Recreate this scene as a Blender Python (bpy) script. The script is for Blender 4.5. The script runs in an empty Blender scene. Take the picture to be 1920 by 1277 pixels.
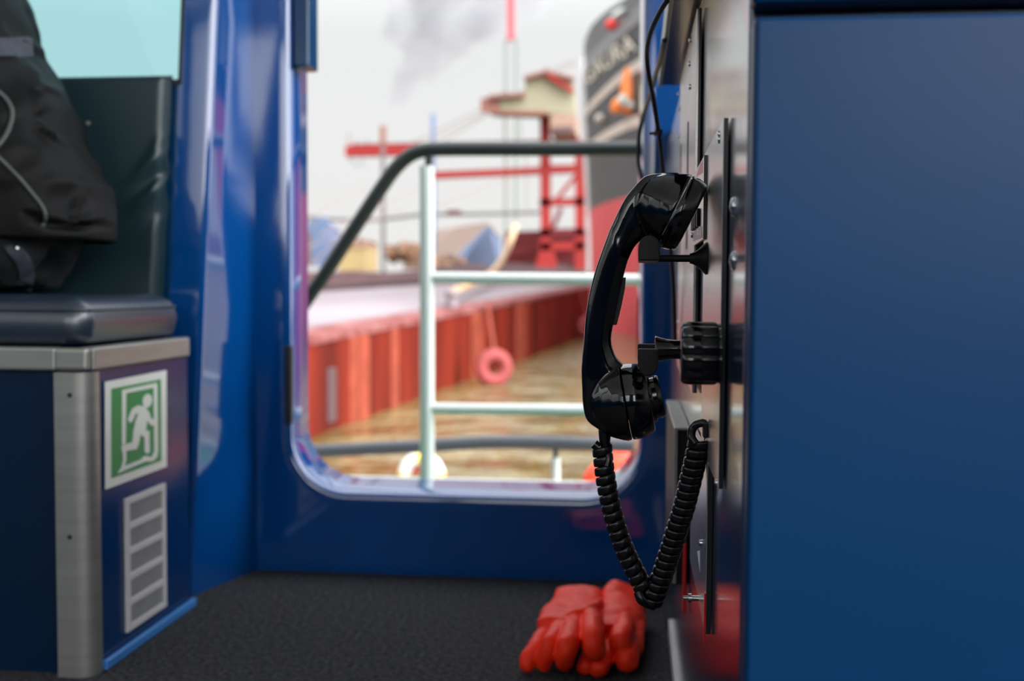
import bpy, bmesh, math, random
from mathutils import Vector, Matrix, noise
random.seed(7)
C = bpy.context.scene.collection
PI = math.pi
# ------------------------------------------------------------------ camera
F = 2050.0                       # focal length in pixels of the 1920-wide frame
CAM = Vector((0, 0, 0.54))
d = Vector(((1188 - 960) / F, -(540 - 638.5) / F, -1)).normalized()
hdir = Vector((1, -0.005, 0))
Zc = hdir.cross(d).normalized()
if Zc.y < 0: Zc = -Zc
Xc = d.cross(Zc).normalized()
M = Matrix((Xc, d, Zc))          # camera vector -> world vector
cd = bpy.data.cameras.new('camera'); cam = bpy.data.objects.new('camera', cd); C.objects.link(cam)
cam.matrix_world = Matrix.Translation(CAM) @ M.to_4x4()
cd.sensor_width = 36; cd.lens = F / 1920 * 36; cd.clip_start = 0.02; cd.clip_end = 3000
cd.dof.use_dof = True; cd.dof.focus_distance = 0.915; cd.dof.aperture_fstop = 4.9
bpy.context.scene.camera = cam
def ray(px, py): return M @ Vector(((px - 960) / F, -(py - 638.5) / F, -1))
def atY(px, py, Y): r = ray(px, py); return CAM + r * (Y / r.y)
def atX(px, py, X): r = ray(px, py); return CAM + r * (X / r.x)
def atZ(px, py, Z): r = ray(px, py); return CAM + r * ((Z - CAM.z) / r.z)
# ------------------------------------------------------------------ materials
def srgb(r, g, b):
    f = lambda c: (c / 255 / 12.92) if c / 255 <= 0.04045 else ((c / 255 + 0.055) / 1.055) ** 2.4
    return (f(r), f(g), f(b), 1)
def mat(name, col, rough=0.5, metal=0.0, spec=0.5, coat=0.0, var=0.0, vscale=20, bump=0.0, bscale=60, stretch=(1, 1, 1), col2=None, detail=4, trans=0.0, coat_rough=0.05, bdist=0.01, lo=0.35, hi=0.65):
    m = bpy.data.materials.new(name); m.use_nodes = True
    nt = m.node_tree; b = nt.nodes['Principled BSDF']
    c = srgb(*col)
    b.inputs['Base Color'].default_value = c
    b.inputs['Roughness'].default_value = rough
    b.inputs['Metallic'].default_value = metal
    b.inputs['Specular IOR Level'].default_value = spec
    b.inputs['Coat Weight'].default_value = coat
    b.inputs['Coat Roughness'].default_value = coat_rough
    b.inputs['Transmission Weight'].default_value = trans
    tc = nt.nodes.new('ShaderNodeTexCoord'); mp = nt.nodes.new('ShaderNodeMapping')
    mp.inputs['Scale'].default_value = stretch
    nt.links.new(tc.outputs['Object'], mp.inputs['Vector'])
    if var > 0 or col2 is not None:
        n = nt.nodes.new('ShaderNodeTexNoise'); n.inputs['Scale'].default_value = vscale; n.inputs['Detail'].default_value = detail
        nt.links.new(mp.outputs['Vector'], n.inputs['Vector'])
        r = nt.nodes.new('ShaderNodeValToRGB')
        c2 = srgb(*col2) if col2 is not None else tuple(max(0, x * (1 - var)) for x in c[:3]) + (1,)
        r.color_ramp.elements[0].position = lo; r.color_ramp.elements[1].position = hi
        r.color_ramp.elements[0].color = c2; r.color_ramp.elements[1].color = c
        nt.links.new(n.outputs['Fac'], r.inputs['Fac']); nt.links.new(r.outputs['Color'], b.inputs['Base Color'])
    if bump > 0:
        n = nt.nodes.new('ShaderNodeTexNoise'); n.inputs['Scale'].default_value = bscale; n.inputs['Detail'].default_value = 3
        nt.links.new(mp.outputs['Vector'], n.inputs['Vector'])
        bp = nt.nodes.new('ShaderNodeBump'); bp.inputs['Strength'].default_value = bump; bp.inputs['Distance'].default_value = bdist
        nt.links.new(n.outputs['Fac'], bp.inputs['Height']); nt.links.new(bp.outputs['Normal'], b.inputs['Normal'])
    return m
BLUE = (0, 69, 138)
M_blue = mat('blue_gloss_paint', BLUE, 0.09, spec=1.0, coat=0.6, var=0.08, vscale=3, bump=0.05, bscale=14, bdist=0.004)
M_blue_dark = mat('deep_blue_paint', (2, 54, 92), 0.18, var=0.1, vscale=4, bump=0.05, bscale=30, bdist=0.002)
M_console = mat('console_blue_enamel', (1, 42, 80), 0.24, spec=0.9, coat=1.0, coat_rough=0.14, var=0.06, vscale=5, bump=0.05, bscale=220, bdist=0.001)
M_door = mat('cabinet_blue_laminate', (0, 50, 91), 0.38, spec=0.24, var=0.06, vscale=8, bump=0.10, bscale=520, bdist=0.001)
M_bench = mat('bench_blue_laminate', (2, 46, 94), 0.22, var=0.06, vscale=8, bump=0.06, bscale=400, bdist=0.001)
M_alu = mat('brushed_aluminium', (166, 166, 161), 0.42, metal=0.75, var=0.12, vscale=8, stretch=(1, 1, 12))
M_plate = mat('satin_grey_plate', (204, 199, 196), 0.26, metal=0.8, var=0.08, vscale=12, bump=0.03, bscale=300, bdist=0.001)
M_edge = mat('dark_plate_edge', (34, 36, 40), 0.35, var=0.2, vscale=30)
M_steel = mat('polished_steel', (205, 205, 205), 0.14, metal=1.0, var=0.05, vscale=20)
M_bak = mat('black_bakelite', (7, 8, 9), 0.10, spec=0.5, coat=0.4, var=0.2, vscale=30, bump=0.02, bscale=120, bdist=0.0006)
M_mattblack = mat('matt_black_plastic', (26, 26, 27), 0.5, spec=0.3, var=0.2, vscale=60, bump=0.06, bscale=600, bdist=0.0005)
M_cord = mat('black_cord_rubber', (11, 12, 13), 0.27, spec=0.5, var=0.2, vscale=60, bump=0.03, bscale=300, bdist=0.0005)
M_vinyl = mat('dark_teal_vinyl', (28, 50, 56), 0.38, spec=0.5, var=0.15, vscale=6, bump=0.12, bscale=350, bdist=0.0008)
M_cushion = mat('dark_blue_vinyl', (26, 42, 58), 0.34, spec=0.9, coat=0.4, coat_rough=0.25, var=0.15, vscale=6, bump=0.1, bscale=300, bdist=0.0008)
M_carpet = mat('charcoal_carpet', (76, 76, 78), 0.95, spec=0.1, col2=(24, 24, 27), vscale=130, bump=0.9, bscale=170, bdist=0.004, detail=6, lo=0.3, hi=0.7)
M_jacket = mat('black_jacket_cloth', (7, 8, 9), 0.6, spec=0.16, var=0.25, vscale=12, bump=0.15, bscale=160, bdist=0.001)
M_trouser = mat('dark_trouser_cloth', (22, 24, 27), 0.75, spec=0.3, var=0.3, vscale=14, bump=0.15, bscale=220, bdist=0.001)
M_strap = mat('slate_strap', (52, 56, 68), 0.7, var=0.15, vscale=60)
M_piping = mat('grey_piping', (66, 70, 70), 0.6, var=0.1, vscale=60)
M_skin = mat('skin', (205, 160, 135), 0.5, var=0.08, vscale=12)
M_hair = mat('dark_hair', (40, 30, 24), 0.6, var=0.3, vscale=50, bump=0.4, bscale=120)
M_glove = mat('orange_red_rubber', (255, 54, 24), 0.45, spec=0.2, var=0.08, vscale=16, bump=0.12, bscale=90, bdist=0.002)
M_signwhite = mat('sign_white', (232, 236, 228), 0.5, var=0.04, vscale=20)
M_signgreen = mat('sign_green', (10, 142, 76), 0.35, var=0.06, vscale=10)
M_grille = mat('grille_white', (206, 204, 204), 0.5, var=0.05, vscale=20)
M_skirt = mat('pale_blue_skirting', (62, 128, 196), 0.3, var=0.08, vscale=8)
M_ceil = mat('ceiling_white', (226, 226, 222), 0.7, var=0.03, vscale=3)
M_white = mat('white_rail_paint', (194, 200, 195), 0.3, var=0.05, vscale=6)
M_blackrail = mat('black_rail_coating', (30, 34, 32), 0.38, spec=0.5, var=0.15, vscale=6)
M_greyrail = mat('grey_rubber_rail', (74, 76, 82), 0.45, var=0.15, vscale=6)
M_deck = mat('green_deck_paint', (52, 110, 74), 0.5, var=0.15, vscale=8)
M_yellow = mat('yellow_band', (226, 190, 40), 0.5, var=0.1, vscale=9)
M_orange = mat('orange_plastic', (246, 70, 36), 0.4, var=0.08, vscale=6)
M_red = mat('red_enamel', (214, 36, 36), 0.35, var=0.1, vscale=20)
M_hull = mat('rusty_red_hull', (110, 34, 20), 0.6, spec=0.12, col2=(66, 17, 12), vscale=0.9, stretch=(1, 1, 0.12), detail=6, bump=0.3, bscale=1.4, bdist=0.12)
M_scrape = mat('scraped_pink_paint', (132, 62, 46), 0.6, spec=0.12, var=0.25, vscale=2)
M_bdeck = mat('pale_barge_deck', (122, 111, 114), 0.7, col2=(98, 87, 90), vscale=0.35, stretch=(1, 0.2, 1))
M_gunwale = mat('worn_pink_gunwale', (128, 86, 84), 0.7, spec=0.12, col2=(94, 42, 38), vscale=2.2)
M_dark = mat('dark_brown_steel', (72, 52, 54), 0.7, var=0.3, vscale=0.3)
M_coal = mat('dark_quay', (96, 70, 74), 0.9, var=0.4, vscale=0.2)
M_tyre = mat('pink_painted_tyre', (138, 66, 64), 0.6, spec=0.12, var=0.2, vscale=3)
M_shipblack = mat('ship_black', (26, 28, 34), 0.45, spec=0.3, var=0.2, vscale=0.3)
M_shipred = mat('ship_red', (214, 76, 82), 0.5, spec=0.12, var=0.12, vscale=0.25)
M_shipgrey = mat('ship_grey', (112, 112, 118), 0.4, var=0.1, vscale=0.3)
M_shipline = mat('ship_stripe', (206, 190, 180), 0.5, var=0.1, vscale=0.6)
M_letter = mat('ship_lettering', (238, 230, 214), 0.5, var=0.1, vscale=0.8)
M_anchor = mat('orange_anchor', (246, 136, 62), 0.5, var=0.1, vscale=1)
M_crane = mat('crane_red', (122, 36, 34), 0.55, spec=0.12, var=0.15, vscale=0.15)
M_cranedark = mat('crane_dark_red', (86, 30, 32), 0.6, spec=0.12, var=0.2, vscale=0.15)
M_house = mat('crane_cream', (122, 117, 94), 0.6, var=0.1, vscale=0.15)
M_brown = mat('crane_brown', (112, 70, 58), 0.7, var=0.2, vscale=0.2)
M_tan = mat('tan_cladding', (124, 98, 82), 0.7, var=0.1, vscale=0.15)
M_cable = mat('steel_cable', (112, 90, 84), 0.6, var=0.1, vscale=0.3)
M_greypole = mat('grey_pole', (82, 78, 78), 0.6, var=0.15, vscale=0.3)
M_bluepole = mat('blue_pole', (80, 96, 130), 0.6, var=0.1, vscale=0.3)
M_roof = mat('tan_roof', (130, 108, 94), 0.7, var=0.15, vscale=0.2)
M_gable = mat('blue_gable', (74, 90, 118), 0.6, var=0.1, vscale=0.2)
M_yellowwall = mat('yellow_wall', (136, 118, 78), 0.7, var=0.1, vscale=0.2)
M_tree = mat('brown_foliage', (120, 86, 64), 0.9, col2=(86, 66, 50), vscale=0.4)
M_land = mat('land', (150, 128, 112), 0.9, var=0.3, vscale=0.1)
M_rope = mat('tan_rope', (170, 142, 108), 0.8, var=0.2, vscale=3)
M_gauge = mat('label_purple_grey', (110, 84, 96), 0.4, var=0.1, vscale=80)
M_lastic = mat('black_cable_sheath', (34, 36, 42), 0.4, var=0.2, vscale=40)
# ------------------------------------------------------------------ mesh helpers
def add_box(bm, a, b):
    x0, y0, z0 = (min(a[i], b[i]) for i in range(3)); x1, y1, z1 = (max(a[i], b[i]) for i in range(3))
    v = [bm.verts.new(p) for p in ((x0, y0, z0), (x1, y0, z0), (x1, y1, z0), (x0, y1, z0), (x0, y0, z1), (x1, y0, z1), (x1, y1, z1), (x0, y1, z1))]
    for f in ((3, 2, 1, 0), (4, 5, 6, 7), (0, 1, 5, 4), (1, 2, 6, 5), (2, 3, 7, 6), (3, 0, 4, 7)): bm.faces.new([v[i] for i in f])
def add_prism(bm, pts, off):
    """closed polygon PTS swept by vector OFF"""
    a = [bm.verts.new(p) for p in pts]; b = [bm.verts.new(Vector(p) + Vector(off)) for p in pts]; n = len(a)
    bm.faces.new(a); bm.faces.new(b[::-1])
    for i in range(n): bm.faces.new([a[(i + 1) % n], a[i], b[i], b[(i + 1) % n]])
def add_loft(bm, rings, cap=True, closed=True):
    R = [[bm.verts.new(p) for p in r] for r in rings]; n = len(R[0])
    for a, b in zip(R, R[1:]):
        for i in range(n if closed else n - 1): bm.faces.new([a[i], a[(i + 1) % n], b[(i + 1) % n], b[i]])
    if cap and closed: bm.faces.new(R[0][::-1]); bm.faces.new(R[-1])
    return R
def frames(pts, closed=False):
    pts = [Vector(p) for p in pts]; n = len(pts); T = []
    for i in range(n):
        if closed: t = pts[(i + 1) % n] - pts[i - 1]
        else: t = pts[min(i + 1, n - 1)] - pts[max(i - 1, 0)]
        T.append(t.normalized())
    ref = Vector((0, 0, 1)) if abs(T[0].z) < 0.9 else Vector((0, 1, 0))
    u = (ref - T[0] * ref.dot(T[0])).normalized(); out = []
    for t in T:
        u = (u - t * u.dot(t)).normalized(); out.append((t, u, t.cross(u)))
    return pts, out
def add_tube(bm, pts, r, seg=12, closed=False, r2=None):
    pts, fr = frames(pts, closed); rings = []
    for i, (p, (t, u, v)) in enumerate(zip(pts, fr)):
        rr = r[i] if isinstance(r, (list, tuple)) else r
        rb = (r2 if r2 else rr)
        rings.append([p + u * rr * math.cos(a) + v * rb * math.sin(a) for a in (2 * PI * k / seg for k in range(seg))])
    if closed: rings.append(rings[0]); 
    R = [[bm.verts.new(p) for p in q] for q in (rings[:-1] if closed else rings)]
    if closed: R.append(R[0])
    for a, b in zip(R, R[1:]):
        for i in range(seg): bm.faces.new([a[i], a[(i + 1) % seg], b[(i + 1) % seg], b[i]])
    if not closed: bm.faces.new(R[0][::-1]); bm.faces.new(R[-1])
def add_lathe(bm, prof, org, axis, seg=48, flute=None):
    """prof: list of (t along axis, radius)"""
    org = Vector(org); ax = Vector(axis).normalized()
    ref = Vector((0, 0, 1)) if abs(ax.z) < 0.9 else Vector((1, 0, 0))
    u = (ref - ax * ref.dot(ax)).normalized(); v = ax.cross(u); rings = []
    for t, r in prof:
        q = []
        for k in range(seg):
            a = 2 * PI * k / seg; rr = max(r, 1e-5) * (flute(a) if flute else 1)
            q.append(org + ax * t + u * rr * math.cos(a) + v * rr * math.sin(a))
        rings.append(q)
    add_loft(bm, rings)
def add_bar(bm, a, b, w, h=None):
    """rectangular beam between two points"""
    a = Vector(a); b = Vector(b); t = (b - a).normalized(); h = h or w
    ref = Vector((0, 0, 1)) if abs(t.z) < 0.95 else Vector((0, 1, 0))
    s = t.cross(ref).normalized(); u = s.cross(t)
    q = [s * w / 2 + u * h / 2, -s * w / 2 + u * h / 2, -s * w / 2 - u * h / 2, s * w / 2 - u * h / 2]
    add_loft(bm, [[a + x for x in q], [b + x for x in q]])
def smooth_path(pts, n=8):
    pts = [Vector(p) for p in pts]; out = []
    for i in range(len(pts) - 1):
        p0 = pts[max(i - 1, 0)]; p1 = pts[i]; p2 = pts[i + 1]; p3 = pts[min(i + 2, len(pts) - 1)]
        for k in range(n):
            t = k / n
            out.append(0.5 * ((2 * p1) + (p2 - p0) * t + (2 * p0 - 5 * p1 + 4 * p2 - p3) * t * t + (3 * p1 - p0 - 3 * p2 + p3) * t ** 3))
    out.append(pts[-1]); return out
def obj(name, bm, m, parent=None, bevel=0.0, seg=2, smooth=True, angle=35, sub=0, flip=True):
    bmesh.ops.recalc_face_normals(bm, faces=bm.faces) if flip else None
    me = bpy.data.meshes.new(name); bm.to_mesh(me); bm.free()
    for x in (m if isinstance(m, (list, tuple)) else [m]): me.materials.append(x)
    o = bpy.data.objects.new(name, me); C.objects.link(o)
    if smooth:
        me.shade_smooth(); me.set_sharp_from_angle(angle=math.radians(angle))
    if bevel > 0:
        md = o.modifiers.new('bevel', 'BEVEL'); md.width = bevel; md.segments = seg; md.limit_method = 'ANGLE'; md.angle_limit = math.radians(40); md.harden_normals = True
    if sub:
        md = o.modifiers.new('sub', 'SUBSURF'); md.levels = sub; md.render_levels = sub
    if parent is not None:
        o.parent = parent; o.matrix_parent_inverse = parent.matrix_world.inverted()
    return o
def fuse(o, voxel, it=6, fac=0.5):
    md = o.modifiers.new('remesh', 'REMESH'); md.mode = 'VOXEL'; md.voxel_size = voxel; md.use_smooth_shade = True
    md = o.modifiers.new('smooth', 'SMOOTH'); md.factor = fac; md.iterations = it
    dg = bpy.context.evaluated_depsgraph_get(); dg.update()
    me = bpy.data.meshes.new_from_object(o.evaluated_get(dg)); o.modifiers.clear()
    ms = list(o.data.materials); o.data = me
    me.materials.clear()
    for x in ms: me.materials.append(x)
    me.shade_smooth(); return o
def thing(name, label, cat, loc=(0, 0, 0), group=None):
    o = bpy.data.objects.new(name, None); C.objects.link(o); o.location = loc
    o.matrix_world = Matrix.Translation(Vector(loc)); o['label'] = label; o['category'] = cat
    if group: o['group'] = group
    return o
def tag(o, label, cat, group=None, kind=None):
    o['label'] = label; o['category'] = cat
    if group: o['group'] = group
    if kind: o['kind'] = kind
    return o
def struct(name, bm, m, **k):
    o = obj(name, bm, m, **k); o['kind'] = 'structure'; return o
BM = bmesh.new
# ------------------------------------------------------------------ setting: the cabin
XC = 0.065                       # side face of the console
WY = 1.995                       # door bulkhead, inner face
WT = 0.115
b = BM(); add_box(b, (-2.4, -2.6, -0.05), (1.5, WY + WT, 0)); struct('floor', b, M_carpet)
b = BM(); add_box(b, (-2.4, -2.6, 2.08), (1.5, WY + WT, 2.14)); struct('ceiling', b, M_ceil)
# door bulkhead with the round-cornered opening
def rrect(x0, x1, z0, z1, r, n=10):
    p = []
    for cx, cz, a0 in ((x1 - r, z0 + r, -PI / 2), (x1 - r, z1 - r, 0), (x0 + r, z1 - r, PI / 2), (x0 + r, z0 + r, PI)):
        for k in range(n + 1):
            a = a0 + PI / 2 * k / n; p.append((cx + r * math.cos(a), cz + r * math.sin(a)))
    return p
OX0 = atY(546, 700, WY).x; OX1 = atY(1202, 600, WY).x; OXB = atY(1193, 600, WY + WT).x; OZ0 = atY(880, 930, WY).z
inner = rrect(OX0, OX1, OZ0, 1.88, 0.105)
outer = rrect(atY(480, 700, WY).x - 0.012, 1.5, 0.0, 2.08, 0.0001, 10)
b = BM()
ch = 0.010                       # rolled edge round the opening
prof = [(0.0, ch + 0.012), (0.0, ch), (0.003, 0.003), (ch, 0.0), (WT - 0.006, 0.0), (WT, 0.006)]
def inset(e, lift=0.0):
    return rrect(OX0 - e, OX1 + e, OZ0 - e + lift, 1.88 + e, 0.105 + e)
rings = [[(x, WY, z) for x, z in outer]]
for dy, e in prof: rings.append([(x - (max(0, dy - 0.01) / WT * (OX1 - OXB) if x > OX1 - 0.2 else 0), WY + dy, z) for x, z in inset(e, 0.012 * max(0, dy - 0.01) / WT)])
rings.append([(x, WY + WT, z) for x, z in outer])
add_loft(b, rings, cap=False); bmesh.ops.remove_doubles(b, verts=b.verts, dist=0.0003)
struct('wall_back', b, M_blue, angle=50)
# bench bulkhead with the tinted window and the raked return wall
BY = 1.80
TOPZ = 2.08
pb = atY(357, 1162, BY); pt = atY(405, 0, BY)
k = (pt.x - pb.x) / (pt.z - pb.z)
xr = lambda z: pb.x + k * (z - pb.z)
cx1 = atY(480, 700, WY).x
b = BM(); rings = []
rr = 0.012
for z in (0, 0.5, 1.0, 1.5, TOPZ):
    x = xr(z); ring = [(x - 0.06, BY, z), (x - rr, BY, z)]
    for kk in range(1, 7):
        a = -PI / 2 + PI / 2 * kk / 6; ring.append((x - rr + rr * math.cos(a), BY + rr + rr * math.sin(a), z))
    ring += [(cx1, WY - 0.0, z)]
    rings.append(ring)
add_loft(b, rings, closed=False)
struct('wall_return', b, M_blue, angle=60)
wz = atY(200, 147, BY).z; wx1 = lambda z: xr(z) - 0.058
b = BM()
add_prism(b, [(-2.4, BY + 0.001, 0), (xr(0) - 0.03, BY + 0.001, 0), (xr(wz) - 0.03, BY + 0.001, wz - 0.012), (-2.4, BY + 0.001, wz - 0.012)], (0, 0.05, 0))
add_prism(b, [(xr(wz) - 0.06, BY, wz - 0.012), (xr(wz) - 0.058 , BY, wz - 0.012), (xr(1.75) - 0.058, BY, 1.75), (xr(1.75) - 0.06, BY, 1.75)], (0, 0.05, 0))
add_box(b, (-2.4, BY, 1.75), (xr(1.75) - 0.058, BY + 0.05, TOPZ)); add_box(b, (-2.4, BY, wz - 0.012), (-2.3, BY + 0.05, 1.75))
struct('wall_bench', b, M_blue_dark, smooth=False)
# bright frame strip of the bench window, then the tinted pane
b = BM()
fx = lambda z: xr(z) - 0.055
add_prism(b, [(fx(wz) - 0.005, BY - 0.004, wz - 0.01), (fx(wz) + 0.0, BY - 0.004, wz - 0.01), (fx(1.75), BY - 0.004, 1.75), (fx(1.75) - 0.006, BY - 0.004, 1.75)], (0, 0.03, 0))
add_box(b, (-2.3, BY - 0.004, wz - 0.012), (fx(wz), BY + 0.03, wz - 0.004))
wfr = struct('window_1', b, M_edge)
gm = bpy.data.materials.new('turquoise_tinted_glass'); gm.use_nodes = True; nt = gm.node_tree
for n in list(nt.nodes): nt.nodes.remove(n)
o_ = nt.nodes.new('ShaderNodeOutputMaterial'); tr = nt.nodes.new('ShaderNodeBsdfTransparent'); gl = nt.nodes.new('ShaderNodeBsdfGlossy'); mx = nt.nodes.new('ShaderNodeMixShader'); fz = nt.nodes.new('ShaderNodeFresnel')
tr.inputs['Color'].default_value = (0.70, 0.92, 0.94, 1); gl.inputs['Roughness'].default_value = 0.02
fz.inputs['IOR'].default_value = 1.3
nt.links.new(fz.outputs[0], mx.inputs[0]); nt.links.new(tr.outputs[0], mx.inputs[1]); nt.links.new(gl.outputs[0], mx.inputs[2]); nt.links.new(mx.outputs[0], o_.inputs['Surface'])
b = BM(); add_prism(b, [(-2.3, BY + 0.02, wz - 0.01), (fx(wz), BY + 0.02, wz - 0.01), (fx(1.75), BY + 0.02, 1.75), (-2.3, BY + 0.02, 1.75)], (0, 0.006, 0))
obj('window_pane', b, gm, parent=wfr, smooth=False)
# wheelhouse walls round and behind the camera, with their window bands
def band_wall(name, axis, pos, a0, a1, z0, z1, piers, th=0.06, m=M_ceil):
    b = BM()
    def bx(u0, u1, w0, w1):
        if axis == 'x': add_box(b, (pos, u0, w0), (pos + th, u1, w1))
        else: add_box(b, (u0, pos, w0), (u1, pos + th, w1))
    bx(a0, a1, 0, z0); bx(a0, a1, z1, 2.08)
    for p0, p1 in piers: bx(p0, p1, z0, z1)
    return struct(name, b, m, smooth=False)
band_wall('wall_rear', 'y', -2.6, -2.4, 1.5, 0.86, 1.98, [(-2.4, -2.25), (-1.15, -1.05), (-0.15, 0.55), (1.35, 1.5)], m=M_blue_dark)  # unseen middle pier widened to keep bright sky reflections off the door bulkhead
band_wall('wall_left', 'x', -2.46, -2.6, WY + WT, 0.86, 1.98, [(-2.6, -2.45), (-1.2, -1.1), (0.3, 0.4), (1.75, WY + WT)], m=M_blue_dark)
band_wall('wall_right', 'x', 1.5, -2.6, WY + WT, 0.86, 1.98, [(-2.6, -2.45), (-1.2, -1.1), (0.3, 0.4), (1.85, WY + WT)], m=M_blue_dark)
# door guide on the opening's left side
b = BM()
g0 = atY(553, 126, WY + 0.02); g1 = atY(584, 126, WY + 0.03)
add_box(b, (g0.x, WY + 0.012, g0.z), (g1.x, WY + 0.075, 1.86))
o = obj('door_guide', b, M_blue_dark, bevel=0.004)
tag(o, 'dark blue vertical steel block at the upper left of the doorway', 'door guide')
b = BM()
for z0, z1 in ((atY(546, 795, WY).z, atY(546, 648, WY).z),):
    add_box(b, (OX0 - 0.012, WY - 0.003, z0), (OX0 + 0.001, WY + 0.010, z1))
o = obj('door_seal', b, M_edge, bevel=0.002); tag(o, 'short dark rubber strip on the left edge of the doorway', 'rubber strip')
# ------------------------------------------------------------------ bench
BX = -0.735
z_ = lambda px, py, X: atX(px, py, X).z
y_ = lambda px, py, X: atX(px, py, X).y
BT = 0.455                       # bench top
BN = y_(178, 1180, BX); BF = y_(355, 900, BX)
bench = thing('bench_seat', 'blue bench box with aluminium corner profile and rails at left', 'bench', (-0.98, BN + 0.14, 0))
BL = -1.24
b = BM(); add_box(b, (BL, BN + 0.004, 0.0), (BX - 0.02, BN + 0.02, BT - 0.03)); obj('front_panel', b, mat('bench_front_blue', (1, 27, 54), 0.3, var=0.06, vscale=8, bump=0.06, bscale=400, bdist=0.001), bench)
b = BM(); add_box(b, (BX - 0.018, BN + 0.0, 0.0), (BX - 0.002, BF, BT - 0.03)); obj('end_panel', b, M_bench, bench)
b = BM(); add_box(b, (BL, BN + 0.02, BT - 0.03), (BX - 0.02, BF, BT - 0.012)); obj('bench_top', b, M_bench, bench)
b = BM(); add_box(b, (BL, BN + 0.02, 0.0), (BL + 0.018, BF, BT - 0.03)); obj('far_end_panel', b, M_bench, bench)
# corner post: rounded L profile
cw = BX - atY(112, 900, BN).x
b = BM(); L = []
x0, y0 = BX - cw, BN - 0.012
sec = [(x0, y0)] + [(BX - 0.022 + 0.022 * math.cos(a) + 0.002, y0 + 0.022 + 0.022 * math.sin(a)) for a in (-PI / 2 + PI / 2 * q / 6 for q in range(7))] + [(BX + 0.002, BN + 0.018), (BX - 0.004, BN + 0.018), (BX - 0.006, BN + 0.003), (x0, BN + 0.003)]
add_loft(b, [[(x, y, 0.0) for x, y in sec], [(x, y, BT - 0.034) for x, y in sec]])
post = obj('corner_post', b, M_alu, bench, angle=30)
for py in (741, 1007):
    p = atY(131, py, y0); b = BM(); add_lathe(b, [(0, 0.0035), (0.0012, 0.0032), (0.0016, 0.0001)], p + Vector((0, 0.0002, 0)), (0, -1, 0), 16); obj('screw', b, M_edge, post)
rh = 0.032
b = BM(); add_box(b, (BL, BN - 0.011, BT - rh), (BX - cw + 0.002, BN + 0.014, BT)); obj('front_rail', b, M_alu, bench, bevel=0.004)
b = BM(); add_box(b, (BX - 0.02, BN + 0.001, BT - rh), (BX + 0.004, BF + 0.0, BT)); obj('end_rail', b, M_alu, bench, bevel=0.004)
b = BM(); add_box(b, (x0, y0 - 0.001, BT - rh), (BX + 0.001, BN - 0.0005, BT)); obj('corner_cap', b, M_alu, bench, bevel=0.006, seg=3)
b = BM(); add_box(b, (BX - 0.001, BN + 0.02, 0), (BX + 0.008, BF + 0.010, 0.015)); o = struct('baseboard_left', b, M_skirt, bevel=0.003)
# cushion
def cushion(name, x0, x1, y0, y1, z0, z1, m, r=0.022):
    b = BM(); n = 20
    def ring(z, ins):
        p = []
        rr_ = 0.03
        for cx, cy, a0 in ((x1 - rr_, y0 + rr_, -PI / 2), (x1 - rr_, y1 - rr_, 0), (x0 + rr_, y1 - rr_, PI / 2), (x0 + rr_, y0 + rr_, PI)):
            for q in range(7):
                a = a0 + PI / 2 * q / 6; p.append((cx + (rr_ - ins) * math.cos(a), cy + (rr_ - ins) * math.sin(a), z))
        return p
    rings = [ring(z0, 0.012), ring(z0 + 0.006, 0.003), ring(z0 + 0.014, 0.0), ring((z0 + z1) / 2, -0.004), ring(z1 - 0.018, 0.001), ring(z1 - 0.007, 0.008), ring(z1 - 0.001, 0.02), ring(z1 + 0.004, 0.06 if False else 0.028)]
    add_loft(b, rings); return obj(name, b, m, angle=80)
CT = 0.522
cu = cushion('seat_cushion', BL + 0.01, BX - 0.012, BN + 0.004, BY - 0.055, BT + 0.001, CT, M_cushion)
tag(cu, 'dark blue vinyl seat cushion on top of the bench box', 'cushion')
b = BM()
xx = [BX - 0.014, BX - 0.012]
def seam_ring(z, e):
    x0, x1, y0, y1, r_ = BL + 0.01 - e, BX - 0.012 + e, BN + 0.004 - e, BY - 0.055 + e, 0.03
    p = []
    for cx, cy, a0 in ((x1 - r_, y0 + r_, -PI / 2), (x1 - r_, y1 - r_, 0), (x0 + r_, y1 - r_, PI / 2), (x0 + r_, y0 + r_, PI)):
        for q in range(7):
            a = a0 + PI / 2 * q / 6; p.append((cx + r_ * math.cos(a), cy + r_ * math.sin(a), z))
    return p
add_tube(b, seam_ring(CT - 0.016, 0.0), 0.0022, 8, closed=True); obj('piping', b, M_cushion, cu)
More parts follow.
